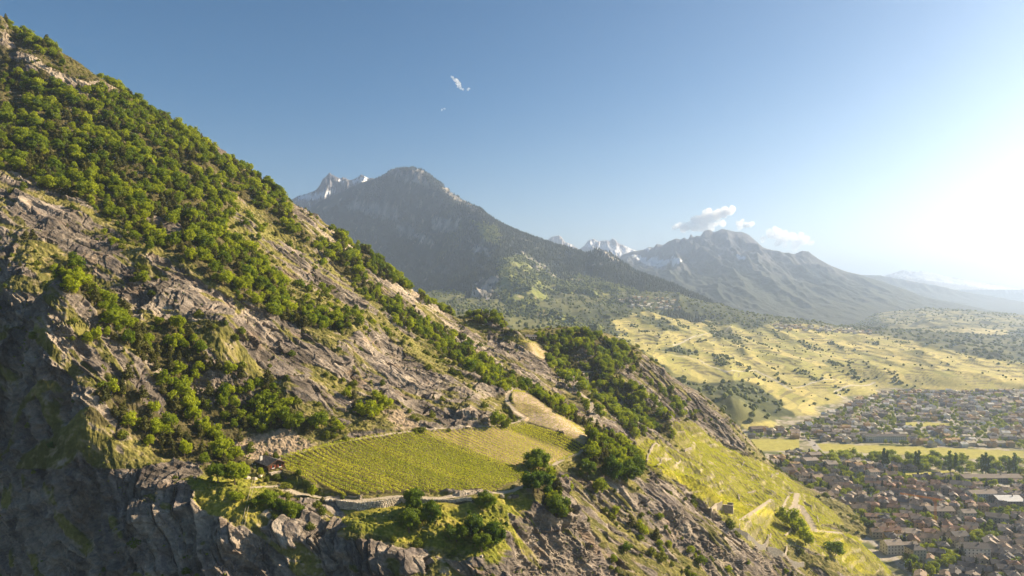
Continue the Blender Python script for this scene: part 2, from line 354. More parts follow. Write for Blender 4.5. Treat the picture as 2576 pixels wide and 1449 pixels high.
FOREST = [
 [(0,50),(70,75),(140,105),(225,160),(325,225),(420,290),(500,345),(560,400),(640,440),(700,480),(750,560),(700,545),(640,520),(560,470),(500,465),(480,560),(420,560),(340,560),(250,530),(180,500),(110,480),(60,440),(0,425)],
 [(470,480),(540,470),(600,520),(560,580),(640,640),(740,740),(720,790),(620,750),(520,700),(460,640),(380,620),(310,590),(330,560),(420,570)],
 [(640,505),(740,560),(800,600),(880,650),(950,715),(1060,795),(1180,865),(1260,935),(1300,985),(1250,1005),(1180,930),(1100,880),(1000,805),(930,745),(840,665),(760,605),(680,555)],
 [(830,575),(900,600),(980,640),(1045,705),(1030,735),(950,700),(860,630)],
 [(340,840),(400,800),(480,850),(520,900),(600,940),(680,970),(700,1000),(760,1040),(800,1075),(780,1100),(720,1085),(690,1075),(620,1115),(640,1180),(560,1195),(480,1160),(400,1150),(350,1100),(240,1060),(215,1040),(270,950),(350,970)],
 [(110,650),(200,680),(250,740),(330,790),(360,850),(340,880),(280,850),(230,800),(150,720)],
 [(1350,845),(1450,835),(1560,865),(1640,925),(1620,955),(1560,935),(1520,965),(1450,955),(1380,930),(1350,880)],
 [(1480,950),(1560,960),(1640,1000),(1720,1090),(1700,1110),(1610,1070),(1560,1060),(1500,1005)],
 [(1380,920),(1480,965),(1480,1000),(1520,1060),(1480,1050),(1420,960)],
 [(1300,985),(1330,975),(1400,1020),(1485,1075),(1480,1105),(1400,1055),(1330,1000)],
 [(1480,1085),(1540,1100),(1600,1140),(1620,1170),(1600,1205),(1540,1195),(1500,1185),(1470,1135)],
 [(1560,1050),(1640,1080),(1600,1110),(1560,1090)], [(1620,950),(1700,1000),(1760,1070),(1700,1040)],
 [(1170,780),(1260,800),(1290,820),(1260,830),(1180,810)], [(1055,735),(1150,785),(1140,800),(1060,760)],
 [(1500,1230),(1560,1280),(1640,1350),(1700,1400),(1640,1370),(1560,1310)],
 [(650,770),(760,790),(880,800),(860,830),(760,830),(690,800)], [(870,1000),(960,1005),(970,1040),(900,1045)],
 [(1390,1190),(1430,1240),(1440,1310),(1390,1290),(1340,1240)]]
SPARSE = [[(560,700),(700,700),(880,760),(1000,860),(860,840),(700,800),(600,760)], [(60,740),(200,700),(330,860),(240,900),(80,850)], [(0,560),(90,600),(120,660),(0,740)],
 [(1600,900),(1900,1150),(1800,1130),(1600,980)], [(1450,1200),(2000,1449),(1500,1449)], [(1850,1280),(2050,1320),(2100,1400),(1880,1330)],
 [(200,480),(450,600),(500,760),(300,700)], [(540,480),(900,720),(1100,860),(900,800),(620,600)], [(430,1170),(640,1180),(760,1290),(650,1330),(520,1240)]]
PATH1 = [(690,1158),(760,1135),(870,1108),(960,1092),(1060,1081),(1180,1072),(1260,1070),(1310,1062),(1318,1050),(1295,1035),(1276,1010),(1276,985),(1295,972)]
PATH2 = [(640,1222),(700,1222),(750,1243),(810,1256),(900,1256),(1000,1250),(1100,1247),(1240,1246),(1290,1235),(1315,1222)]
PATH3 = [(1395,1168),(1420,1150),(1455,1143),(1476,1120)]
ROAD4 = [(1495,1060),(1492,1030),(1478,1005),(1455,985),(1448,965),(1470,945),(1485,930),(1460,935)]
ROAD5 = [(1990,1235),(2005,1250),(2000,1265),(1975,1285),(2010,1275),(2030,1300),(2050,1328),(2110,1345)]
ROAD6 = [(1790,1272),(1850,1280),(1940,1290)]

# ribs: lines running down the flank, steep on the side that looks left and gentle on the other
x, y = NF.x, NF.y
dz = np.zeros_like(NF.z)
RIBS = [([(1190,800),(1250,845),(1330,905),(1420,975),(1500,1050)],16,26,30), ([(1420,860),(1500,940),(1590,1010),(1680,1080),(1760,1140)],15,26,34),
 ([(1560,870),(1640,930),(1740,1010),(1830,1100),(1890,1150)],12,26,34), ([(1500,1215),(1600,1260),(1700,1320),(1800,1390),(1870,1449)],9,12,20),
 ([(1640,1195),(1730,1245),(1830,1310),(1930,1390),(2010,1449)],11,14,16), ([(1390,1260),(1440,1330),(1500,1400),(1560,1449)],6,10,14),
 ([(560,530),(660,600),(780,670),(900,750),(1000,830)],7,14,22), ([(230,700),(300,650),(400,660)],9,14,26), ([(590,790),(560,850),(600,900)],5,14,26),
 ([(860,860),(930,830),(1010,880),(1100,950)],8,14,22), ([(620,800),(720,800),(820,860),(900,920)],6,12,24), ([(100,880),(95,960),(130,1080)],10,16,26),
 ([(0,480),(120,500),(240,560)],6,14,26), ([(0,110),(100,160),(200,210),(300,235)],8,16,24), ([(1280,1390),(1350,1310),(1420,1340)],3,8,12)]
for pl, h, wl_, wr in RIBS:
    g = ground_line(pl); d, _, s, par = poly_dist(x, y, g)
    w_ = np.where(s > 0, wr, wl_) ; dd = d / w_
    wob = 1 + .35 * noise(x / 17, y / 17, 5)
    prof = np.where(dd < 1, (1 - dd) ** 1.3, 0) ; end = smooth(0, .15, par) * (1 - smooth(.85, 1, par)) * .8 + .2
    dz += h * wob * prof * end
NF.z = NF.z + dz * .8
def fit_skyline(f, line, sharp=4.0, floor=0.0):
    """scale the crest so that the skyline follows the traced one"""
    line = np.array(line, float); tt = (line[:, 0] - CU) / FD; ee = (CV - line[:, 1]) / FD
    e_ = (f.z - CAMZ) / f.y; k = np.argmax(e_, axis=0); jj = np.arange(f.nt)
    want = np.interp(f.t, tt, ee); ok = (f.t > tt[0]) & (f.t < tt[-1]); edge = smooth(tt[0], tt[0] + .02, f.t) * (1 - smooth(tt[-1] - .02, tt[-1], f.t))
    zc = f.z[k, jj]; target = CAMZ + want * f.y[k, jj]; r = np.where(ok, (target - zc) * edge, 0)
    ker = np.ones(5) / 5; r = np.convolve(np.pad(r, 2, 'edge'), ker, 'valid')
    w = np.clip((f.z - floor) / np.maximum(zc - floor, 1)[None], 0, 1.2) ** sharp
    f.z = f.z + r[None] * w
x, y = NF.x, NF.y
calm = smooth(0, .3, samp(poly_mask(VINE + BROWN, 12), *NF.uv()))
NF.z = NF.z + ((fbm(x / 45, y / 28, 67, 3) * 3.0) + (ridged((x * .97 + y * .22) / 60, (-x * .22 + y * .97) / 24, 41, 3) - .5) * 3.5) * (1 - calm) * (smooth(170, 235, y) * .9 + .1)
fit_skyline(NF, [(0,66),(60,88),(130,116),(200,158),(250,195),(300,225),(400,295),(500,350),(560,385),(600,415),(680,468),(740,512),(800,550),(850,585),(930,640),(1000,700),(1050,742),(1130,790),(1180,812)], 3.0, 40.0)
buf1 = depth_buffer([NF])
# steps of the terraced vineyards
terr_n = samp(poly_mask(TERR, 1), *NF.uv())
st = 5.2; ph = NF.z / st + .9 * fbm(x / 70, y / 70, 15, 2); fr_ = ph - np.floor(ph)
here = terr_n * smooth(-.1, .15, fbm(x / 40, y / 40, 99, 2))
step = (np.floor(ph) + smooth(.80, 1.0, fr_) - ph) * st * .35
NF.z = NF.z + step * here
stepwall = here * (fr_ > .82)
# paths
PATHS = []
for pl, w_ in ((PATH1, 1.2), (PATH2, 1.25), (PATH3, 1.2), (ROAD4, 2.2), (ROAD5, 2.4), (ROAD6, 1.5)):
    g = ground_line(pl, NF, buf1)
    zs = np.array([p[2] for p in g]); zs = np.convolve(np.pad(zs, 1, 'edge'), [.25, .5, .25], 'valid')
    g = [(p[0], p[1], q) for p, q in zip(g, zs)]; PATHS.append((g, w_))
    d, hz, s, par = poly_dist(x, y, g); k = 1 - smooth(w_ * 1.1, w_ * 2.6, d); NF.z = NF.z * (1 - k) + hz * k
WALLG = ground_line([(843,1262),(900,1262),(960,1259),(1008,1257),(1075,1254),(1185,1256)], NF, buf1); WALLH = [2.3, 2.5, 2.4, 2.2, 1.2, .9]
wd, wh, wsd, wpar = poly_dist(x, y, [(p[0], p[1], q) for p, q in zip(WALLG, WALLH)])
front = wsd < 0
ends = smooth(0, .06, wpar) * (1 - smooth(.94, 1, wpar))
NF.z = NF.z - np.where(front, wh * ends * np.exp(-wd / 7.0), 0)
def path_mask(x, y):
    pm = np.zeros_like(x)
    for g, w_ in PATHS:
        d, _, _, _ = poly_dist(x, y, g); wob = w_ * (1 + .3 * noise(x / 6, y / 6, 4)); pm = np.maximum(pm, 1 - smooth(wob * .8, wob * 1.25, d))
    return pm
pathm = path_mask(x, y)
NF.z = np.where(NF.z < -4, -4 + (NF.z + 4) * .3, NF.z)

# the mesh that is seen: same surface, rows placed where the ground turns towards the eye, then broken up along its normal
class Fine: pass
FF = Fine(); FF.nt = 1150; NR = 860
tf = np.linspace(NF.t[0] + .02, NF.t[-1] - .002, FF.nt)
lyf = np.linspace(NF.ly[0] + .01, NF.ly[-1] - .002, 1500); Yd = np.exp(lyf)[:, None] * np.ones((1, FF.nt)); Xd = Yd * tf[None]
Zd = NF.H(Xd, Yd); Vd = CV - FD * (Zd - CAMZ) / Yd
acc = np.minimum.accumulate(Vd, axis=0); dv = np.abs(np.diff(Vd, axis=0)); hid = np.diff(acc, axis=0) > -1e-6
met = np.sqrt((dv / 1.6 * np.where(hid, .25, 1)) ** 2 + ((lyf[1] - lyf[0]) / .0045) ** 2)
inframe = ((tf > -.76))[None] * 1.0; met = met * (Vd[1:] < 1560) + .15 * (Vd[1:] >= 1560)
ker = np.ones(31) / 31
cs = np.cumsum(met, 0); cs = np.vstack([np.zeros(FF.nt), cs / cs[-1:]])
cs = np.apply_along_axis(lambda r: np.convolve(np.pad(r, 15, 'edge'), ker, 'valid'), 1, cs)
q_ = np.linspace(0, 1, NR); YY = np.empty((NR, FF.nt))
for j_ in range(FF.nt): YY[:, j_] = np.exp(np.interp(q_, cs[:, j_], lyf))
FF.y = YY; FF.x = YY * tf[None]; FF.z = NF.H(FF.x, FF.y)
x, y, z = FF.x, FF.y, FF.z
u = CU + FD * x / y; v = CV - FD * (z - CAMZ) / y
e1 = 1.2
nx_ = -(NF.H(x + e1, y) - NF.H(x - e1, y)) / (2 * e1); ny_ = -(NF.H(x, y + e1) - NF.H(x, y - e1)) / (2 * e1); ln = np.sqrt(nx_ ** 2 + ny_ ** 2 + 1); nx_ /= ln; ny_ /= ln; nz_ = 1 / ln
ju = u + 9 * fbm(x / 9, z / 7 + y / 9, 31, 3) * 300 / y; jv = v + 9 * fbm(x / 9, z / 7 + y / 9, 57, 3) * 300 / y
def cov(p, blur=2): return samp(poly_mask(p, blur), ju, jv)
rock = cov(ROCK, 3); pale = cov(PALE, 6); meadow = cov(MEADOW, 3); dry = cov(DRY, 5)
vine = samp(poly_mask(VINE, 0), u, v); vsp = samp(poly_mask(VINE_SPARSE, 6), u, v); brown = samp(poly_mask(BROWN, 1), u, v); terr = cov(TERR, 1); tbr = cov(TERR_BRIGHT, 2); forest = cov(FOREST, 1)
grassy = cov([[(1150,1400),(1290,1290),(1390,1260),(1480,1215),(1600,1290),(1800,1400),(1900,1449),(1280,1449)]], 4); rock = rock * (1 - grassy * smooth(-.35, .15, fbm((x - y * .1) / 30, (y + z * .6) / 6, 93, 3)) * .95)
scree = cov([[(575,1112),(640,1092),(720,1076),(790,1118),(700,1156),(640,1165)], [(965,1035),(1010,1032),(1065,1080),(1000,1082)]], 3)
rock = np.maximum(rock, smooth(1449, 1500, v) * (u < 1250))
free = (1 - vine) * (1 - brown) * (1 - terr)
patch = fbm(x / 26 + z / 40, y / 14, 77, 4)
rock = np.clip(rock + smooth(.22, .58, patch) * .9 * free * (1 - .7 * grassy) * (1 - meadow) * (1 - forest * .75), 0, 1)
rock = np.maximum(rock, (1 - smooth(.50, .62, nz_)) * free * .9)
rock = rock * (1 - .85 * scree)
rock = rock * (1 - smooth(.25, .6, fbm((x + z) / 12, y / 7, 91, 4)) * .8); rock = rock * (1 - smooth(.15, .45, fbm((x - z) / 75, (y + .3 * z) / 10, 94, 3)) * .85 * (v < 1180))
crag = rock * free
# bedding planes: plates dipping down to the valley, sharp edges, broken by cross joints
mB = np.array([.50, -.55, .67]); mB /= np.linalg.norm(mB); tB = np.array([.80, .05, -.60]); wB = np.cross(mB, tB)
a_ = x * mB[0] + y * mB[1] + z * mB[2]; b_ = x * tB[0] + y * tB[1] + z * tB[2]; c_ = x * wB[0] + y * wB[1] + z * wB[2]
def saw(t): return t - np.floor(t)
w1 = 1.2 * fbm(b_ / 110, a_ / 40 + c_ / 90, 3, 3)
ph1 = (a_ + w1 * 2.0 + .5 * fbm(b_ / 20, c_ / 16, 6, 3)) / 8.0; ph2 = (a_ + w1 + .45 * fbm(b_ / 16, c_ / 10, 8, 3)) / 3.2; ph3 = (a_ + w1 * .8 + .30 * fbm(b_ / 8, c_ / 5, 18, 3)) / 1.35
i1, i2, i3 = np.floor(ph1), np.floor(ph2), np.floor(ph3)
def cell(i_, b, L, s):    # one random value for every plate and every length of plate between cross joints
    k_ = np.floor(b / L + _hash(i_.astype(int), i_.astype(int) * 0, s) / 4294967296.0 * 7 + .5 * noise(c_ / 8, b_ / 30, s)).astype(int); return _hash(k_, i_.astype(int), s + 1) / 4294967296.0
r1, r2, r3 = cell(i1, b_, 60, 50), cell(i2, b_, 26, 60), cell(i3, b_, 11, 70)
edge = lambda p_, w_: smooth(0, w_, saw(p_)) * (1 - .55 * saw(p_))
strata = (edge(ph1, .08) * 3.6 - 1.9) * (.4 + r1) + (edge(ph2, .10) - .62) * 2.5 * (.2 + 1.3 * r2) + (edge(ph3, .18) - .6) * .8 * (.3 + 1.2 * r3) + (r1 - .5) * 1.8 + (r2 - .5) * .9 + (r3 - .5) * .3
gull = ridged(b_ / 60, (y + w1 * 2) / 12, 22, 3) * 2.6 - 1.5
rough = fbm(b_ / 2.6, a_ / 1.2 + c_ / 3, 24, 3) * .20
soft = fbm(x / 12, y / 8, 66, 4) * .4 + fbm(x / 2.0, y / 1.8, 68, 3) * .45
calm = smooth(0, .3, np.maximum(np.maximum(vine, brown), samp(poly_mask(VINE + BROWN, 12), u, v)))
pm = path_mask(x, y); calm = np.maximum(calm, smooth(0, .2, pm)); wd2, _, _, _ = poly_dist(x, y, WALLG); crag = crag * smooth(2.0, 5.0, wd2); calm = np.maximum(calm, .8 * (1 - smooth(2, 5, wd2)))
steep = 1 - smooth(.38, .56, nz_)
crack = ridged((x + .4 * z) / 11, z / 15 + y / 20, 25, 4) * 4.2 - 2.4 + ridged(x / 3.4 + z / 12, z / 4.2, 26, 3) * 1.5 - .8 + (r2 - .5) * 1.2
disp = crag * ((strata * .95 + gull) * (1 - .75 * steep) + crack * steep + rough) + (1 - crag) * soft * (1 - calm) * (1 - .6 * terr)
disp = disp * (smooth(170, 225, y) * .85 + .15) * np.where(terr > .3, .5, 1)
sk = smooth(.0, .18, nz_ * 0 + 1)
FF.x = x + nx_ * disp; FF.y = y + ny_ * disp; FF.z = z + nz_ * disp
C = lambda *c: np.array(c)[None, None]
e = lambda m: m[..., None]
n1 = fbm(x / 5, y / 3 + z / 5, 101, 4); n2 = fbm(x / 30, y / 20 + z / 30, 102, 3); n3 = noise(x / 1.3, y / 1.1 + z / 1.3, 103); nb = noise(a_ / 1.1, b_ / 12, 104)
rockc = mix(C(.165, .138, .120), C(.285, .240, .200), e(smooth(-.6, .7, n2 + .6 * n1)))
rockc = rockc * e(.60 + .42 * r2 + .38 * r3) * C(.99, .975, .91)
rockc = mix(rockc, C(.13, .108, .105), e(smooth(0, .7, nb + .3 * n2)) * .55)
rockc = mix(rockc, C(.42, .345, .255), e(np.clip(pale * 1.1 + smooth(.5, 1.0, n2 + .5 * n1) * .5, 0, 1)) * .85)
rockc = mix(rockc, C(.30, .20, .12), e(smooth(.3, .9, fbm(x / 14, y / 9 + z / 14, 105, 3))) * .4)
grass = mix(C(.105, .100, .026), C(.185, .165, .042), e(smooth(-.6, .6, n1 + n2)))
grass = mix(grass, C(.30, .235, .13), e(smooth(0, .8, n1 + .5 * n3)) * .6)
grass = mix(grass, C(.22, .20, .055), e(dry) * .6)
lush = mix(C(.165, .170, .020), C(.30, .265, .042), e(smooth(-.5, .8, n2 + n1 + .5 * n3)))
lush = mix(lush, C(.28, .22, .10), e(smooth(.2, .9, n1 + .7 * n3)) * .5)
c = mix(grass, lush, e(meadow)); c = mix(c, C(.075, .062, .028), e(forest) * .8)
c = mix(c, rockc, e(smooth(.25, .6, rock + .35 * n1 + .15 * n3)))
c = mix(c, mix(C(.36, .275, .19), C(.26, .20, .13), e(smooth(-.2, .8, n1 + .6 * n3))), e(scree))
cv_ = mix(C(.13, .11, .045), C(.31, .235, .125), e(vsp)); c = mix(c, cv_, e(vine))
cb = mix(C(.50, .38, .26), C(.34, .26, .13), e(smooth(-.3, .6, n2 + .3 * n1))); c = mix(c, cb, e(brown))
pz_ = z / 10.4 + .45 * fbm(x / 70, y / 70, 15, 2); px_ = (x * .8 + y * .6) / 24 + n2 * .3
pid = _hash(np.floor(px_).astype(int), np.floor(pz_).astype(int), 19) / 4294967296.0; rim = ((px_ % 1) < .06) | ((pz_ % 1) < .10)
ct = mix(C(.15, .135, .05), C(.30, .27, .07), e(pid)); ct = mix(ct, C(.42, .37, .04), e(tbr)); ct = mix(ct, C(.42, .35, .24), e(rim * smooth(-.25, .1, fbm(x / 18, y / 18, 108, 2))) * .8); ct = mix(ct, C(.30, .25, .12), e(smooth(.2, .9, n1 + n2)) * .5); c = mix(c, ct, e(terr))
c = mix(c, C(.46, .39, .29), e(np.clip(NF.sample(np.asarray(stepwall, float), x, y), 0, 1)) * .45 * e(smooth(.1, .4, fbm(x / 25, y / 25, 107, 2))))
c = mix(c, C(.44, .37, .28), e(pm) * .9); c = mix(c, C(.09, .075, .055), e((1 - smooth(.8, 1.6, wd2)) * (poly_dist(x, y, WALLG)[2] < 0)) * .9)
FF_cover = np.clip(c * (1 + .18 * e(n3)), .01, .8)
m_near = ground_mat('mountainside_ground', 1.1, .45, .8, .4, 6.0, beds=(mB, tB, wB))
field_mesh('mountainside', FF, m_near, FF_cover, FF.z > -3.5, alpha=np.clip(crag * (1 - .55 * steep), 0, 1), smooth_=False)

# ================================================================== valley floor and the vineyard hills beyond
VZ = CAMZ
def fl(u, v): return (u, v, VZ * FD / (v - CV))
mid_pts = [(1550,790,2500),(1620,800,2500),(1700,790,2800),(1800,812,2600),(1900,795,2850),(1950,808,2750),(2050,815,2750),(2150,828,2650),(2200,840,2500),(2300,860,2200),(2400,885,2000),(2500,905,1850),(2576,918,1780),(2750,935,1740),
 (1500,850,1900),(1560,850,2000),(1600,880,1800),(1650,930,1500),(1700,900,1750),(1700,960,1350),(1760,960,1450),(1800,980,1300),(1800,900,1800),(1900,900,1850),(1900,960,1480),(1850,1010,1180),(1900,1040,1180),(1950,1020,1270),
 (2000,950,1560),(2000,1000,1380),(2050,900,1900),(2100,960,1540),(2150,900,1950),(2200,950,1630),(2250,900,1900),(2350,950,1610),(2350,910,1820),(2450,960,1570),(2450,930,1690),(2576,940,1640),(2576,965,1560),(2750,965,1560),(2750,945,1640),(2400,897,1900),(2300,880,2050),
 (1880,1080,1120),(1980,1060,1210),(2080,1030,1320),(2150,1000,1460),(2230,982,1570),
 # wooded foot of the middle mountain
 (1400,800,2300),(1330,835,1700),(1200,790,1900),(1450,870,1600),(1560,740,3000),(1650,740,3050),(1720,745,3100),(1800,770,3200)]
pts = [W(*p) for p in mid_pts]
for (u, v) in [(1880,1130),(1980,1090),(2080,1060),(2170,1020),(2250,1000),(2400,987),(2576,985),(2750,985),(2300,1100),(2576,1100),(2000,1200),(2200,1300),(2576,1300),(2800,1100),(2576,1449),(2400,1449),(2800,1449),(2100,1150),(2400,1200)]:
    pts.append(W(*fl(u, v)))
pts += [(100, 900, -20), (0, 1300, -20), (300, 1000, 0), (-300, 1500, 0), (2500, 3600, 0), (1500, 3800, -20), (2200, 3200, 10), (900, 3600, 60), (350, 800, 0), (1800, 1400, 0), (2200, 2200, 30), (1500, 900, 0)]
MF = Field(-0.30, 0.86, 760, 500, 4200, 560)
MF.z = TPS(pts, 400.0, 1e-4)(MF.x, MF.y)
x, y = MF.x, MF.y
rise = smooth(1.0, 18, MF.z); rel = smooth(3, 45, MF.z)
MF.z = MF.z + rel * ((ridged((x - .1 * y) / 190, y / 900, 206, 2) - .5) * 14 + (ridged((x - .15 * y) / 70, y / 420, 207, 2) - .5) * 3)
MF.z = MF.z + rise * (fbm(x / 300, y / 420, 201, 3) * 9 + (ridged(x / 300 + y / 900, y / 700, 202, 2) - .5) * 8)
MF.z = np.maximum(MF.z, 0) ; MF.z = np.where(MF.z < 3, MF.z * MF.z / 6 + MF.z * .5, MF.z)
u, v = MF.uv()
ju = u + 10 * fbm(x / 60, y / 60, 231, 3); jv = v + 7 * fbm(x / 60, y / 60, 257, 3)
GOLD = [[(1530,800),(1620,780),(1720,790),(1800,815),(1900,830),(1950,812),(2100,822),(2230,845),(2400,885),(2576,915),(2576,985),(2230,985),(2150,1010),(2060,1060),(1900,1100),(1860,1060),(1990,1065),(1960,1010),(1880,960),(1800,960),(1720,960),(1640,900),(1560,850)]]
WOOD2 = [[(1800,985),(1850,955),(1900,965),(1950,1000),(2000,1040),(1995,1062),(1940,1050),(1880,1010)], [(1690,1000),(1760,1010),(1840,1060),(1880,1100),(1800,1060)],
 [(1440,800),(1560,745),(1620,790),(1540,800),(1560,850),(1640,900),(1720,950),(1600,900),(1480,850)], [(1350,830),(1440,800),(1540,850),(1400,850)],
 [(1600,790),(1660,800),(1740,840),(1700,835),(1620,810)], [(1640,880),(1700,870),(1760,890),(1720,895)], [(1760,820),(1850,840),(1880,860),(1800,850)],
 [(1540,740),(1800,760),(1900,795),(1960,800),(1940,815),(1850,810),(1700,790),(1560,780)]]
wood2 = samp(poly_mask(WOOD2, 2), ju, jv); gold = samp(poly_mask(GOLD, 3), ju, jv)
st = 3.4 + 1.6 * smooth(1200, 2600, y); ph = MF.z / st + .5 * fbm(x / 180, y / 180, 215, 3); fr = ph - np.floor(ph)
step = (np.floor(ph) + smooth(.62, 1.0, fr) - ph) * st * rise
on = rise * (1 - wood2) * smooth(-.35, .15, fbm(x / 90, y / 90, 216, 2))
MF.z = MF.z + step * on * .5
n1 = fbm(x / 20, y / 20, 301, 4); n2 = fbm(x / 120, y / 120, 302, 3); n3 = noise(x / 6, y / 6, 303)
# fields: cells of slightly different green and gold, cut by the terrace lines
fid = _hash(np.floor(x / 42 + n2 * .5).astype(int), np.floor(ph / 2.2).astype(int), 9) / 4294967296.0
cg = mix(C(.32, .30, .075), C(.56, .46, .15), e(smooth(0, 1, fid)))
cg = mix(cg, C(.22, .22, .07), e((fid > .78).astype(float)) * .5)
cg = mix(cg, C(.50, .40, .20), e(smooth(.3, .9, n1)) * .5)
cg = mix(cg, C(.17, .145, .07), e((fr > .72) * on * .85))
cw = mix(C(.05, .06, .02), C(.09, .10, .035), e(smooth(-.5, .5, n1)))
fx = (x / 42 + n2 * .5) % 1; cg = mix(cg, C(.20, .18, .08), e(((fx < .07) | (fx > .96)) * smooth(-.1, .2, n1) * .7))
c = mix(mix(C(.14, .14, .05), cw, e(smooth(-.2, .4, n2))), cg, e(gold)); c = mix(c, cw, e(wood2))
flat = (1 - smooth(.4, 3.0, MF.z))
FIELDS = [[(1890,1105),(2010,1105),(2012,1132),(1930,1135),(1900,1130)], [(2035,1115),(2180,1120),(2330,1125),(2450,1130),(2576,1135),(2576,1165),(2400,1150),(2200,1140),(2060,1135)],
 [(2250,1185),(2400,1185),(2420,1200),(2280,1205)], [(2420,1190),(2500,1200),(2480,1210),(2420,1205)], [(2270,1060),(2390,1065),(2390,1078),(2270,1070)], [(2500,1195),(2576,1195),(2576,1210),(2500,1210)]]
fieldm = samp(poly_mask(FIELDS, 1), u, v)
street = np.zeros_like(x)
ROAD_V = [([(2060,1135),(2045,1115),(2028,1098),(2018,1085)], 5), ([(2060,1135),(2090,1165),(2130,1200),(2200,1250)], 4), ([(2150,1052),(2180,1030),(2210,1012),(2240,1000)], 4.5),
 ([(2300,1449),(2240,1395),(2200,1365),(2160,1345),(2110,1330)], 3.5), ([(2300,1000),(2400,1040),(2410,1110)], 4), ([(2310,1110),(2315,1060),(2260,1040),(2220,1090)], 4), ([(2460,1110),(2500,1060),(2560,1030)], 3.5),
 ([(2090,1060),(2120,1045),(2150,1052),(2300,1075),(2576,1080)], 4), ([(2130,1200),(2300,1215),(2576,1225)], 4), ([(2300,1300),(2420,1310),(2576,1290)], 4), ([(2350,1449),(2440,1380),(2500,1330),(2540,1290)], 4)]
def flat_pt(u_, v_):
    Y = VZ * FD / (v_ - CV); return ((u_ - CU) / FD * Y, Y)
for pl, w_ in ROAD_V:
    d, _, _, _ = poly_dist(x, y, [flat_pt(*p) for p in pl]); street = np.maximum(street, 1 - smooth(w_ * .9, w_ * 1.15, d))
urban = mix(C(.24, .22, .12), C(.40, .35, .28), e(smooth(-.1, .25, fbm(x / 18, y / 18, 320, 3))))
urban = mix(urban, C(.10, .12, .04), e(smooth(.2, .5, fbm(x / 25, y / 25, 321, 3))))
rows = .5 + .5 * np.sin((x * .8 + y * .6) * 2 * np.pi / 9)
cf = mix(C(.42, .37, .08), C(.32, .30, .07), e(rows))
urban = mix(urban, cf, e(fieldm)); urban = mix(urban, C(.36, .33, .29), e(street))
c = mix(c, urban, e(flat))
for pl, w_ in (([(1695,868),(1740,848),(1790,838),(1840,820)], 3), ([(1680,890),(1760,905),(1830,935),(1900,930),(1990,980)], 2.5), ([(2000,975),(2050,960),(2100,955)], 2.5), ([(2150,1010),(2100,985),(2200,960)], 2.5)):
    b_ = depth_buffer([MF]) if pl[0][0] == 1695 else b_
    d, _, _, _ = poly_dist(x, y, [lookup(b_, *p) for p in pl]); c = mix(c, C(.5, .45, .34), e(1 - smooth(w_ * .8, w_ * 1.4, d)))
MF_cover = np.clip(c * (1 + .15 * e(n3)), .01, .8)
m_mid = ground_mat('valley_ground', .12, 2.0, .5, .3, .8)
field_mesh('valley_ground', MF, m_mid, MF_cover)

# ================================================================== the middle mountain
mm = [(800,500,4900),(860,475,4850),(900,455,4800),(940,445,4700),(975,428,4600),(1010,422,4550),(1040,420,4500),(1080,438,4450),(1110,458,4400),(1150,492,4300),(1190,515,4250),(1220,532,4200),(1255,555,4150),(1290,572,4100),(1350,595,4000),(1400,612,3950),(1440,622,3900),(1480,634,3850),(1502,622,3800),(1522,626,3750),(1540,638,3700),(1600,680,3600),(1660,700,3500),(1700,716,3450),(1760,742,3350),(1800,762,3280),(1850,780,3200),(1900,792,3130),(1960,808,3000),(2000,815,2950),
 # spine that divides shade from light
 (1120,480,4250),(1160,530,4000),(1190,560,3800),(1220,600,3550),(1255,640,3250),(1250,690,2950),(1240,730,2700),(1262,780,2350),(1300,830,2000),
 # shaded face left of it
 (1090,520,4330),(1060,560,4300),(1000,520,4480),(900,520,4700),(900,600,4450),(1000,620,4200),(1100,620,3950),(1150,600,3850),(1000,700,3850),(1100,700,3600),(1180,690,3300),(1180,750,2900),(1120,770,2900),(1200,790,2500),(820,560,4700),(1240,840,2050),
 # lit shoulder right of it
 (1300,640,3350),(1350,680,3150),(1300,720,2850),(1400,720,3000),(1400,660,3550),(1450,690,3450),(1500,720,3150),(1450,760,2700),(1350,780,2450),(1550,700,3450),(1600,730,3250),(1550,760,2850),(1450,820,2200),(1380,830,2100),(1650,745,3100),(1750,775,2950),(1850,800,2800)]
pts = [W(*p) for p in mm]
for (u, v, Y) in [(800,500,4900),(900,455,4800),(1040,420,4500),(1220,532,4200),(1400,612,3950),(1502,622,3800),(1700,716,3450),(1900,792,3130)]:
    x_, y_, z_ = W(u, v, Y); pts.append((x_ * 1.1, y_ * 1.12 + 100, z_ - 330)); pts.append((x_ * 1.3, y_ * 1.35, -60))
pts += [W(650, 560, 5200), W(500, 620, 5200), W(1700, 850, 2400), W(1200, 1000, 1500), W(900, 1000, 2200), (2000, 3300, -40), (1500, 2700, -30), (-1500, 3000, 100)]
KF = Field(-0.48, 0.50, 560, 1500, 5400, 440)
KF.z = TPS(pts, 1000.0, 1e-5)(KF.x, KF.y)
x, y = KF.x, KF.y
crest = [W(*p) for p in mm[:34]]; dcr, _, _, _ = poly_dist(x, y, crest); kcr = smooth(40, 420, dcr)
KF.z = KF.z - (1 - smooth(1900, 2600, y)) * smooth(.12, .19, x / y) * 160
KF.z = KF.z + (ridged(x / 420 + y / 1500, y / 700, 401, 4) - .55) * 80 * kcr + fbm(x / 90, y / 90, 402, 4) * (5 + 12 * kcr)
fit_skyline(KF, [(740,560),(800,508),(860,482),(900,462),(940,450),(958,446),(975,434),(985,426),(1000,425),(1020,424),(1040,423),(1060,427),(1080,440),(1110,462),(1150,495),(1190,518),(1215,528),(1222,538),(1255,560),(1290,577),(1350,600),(1400,617),(1440,627),(1480,639),(1502,627),(1522,629),(1540,642),(1600,684),(1660,704),(1700,720),(1760,746),(1800,766),(1850,784),(1900,796),(1960,811),(2000,818)], 2.5, -50.0)
u, v = KF.uv()
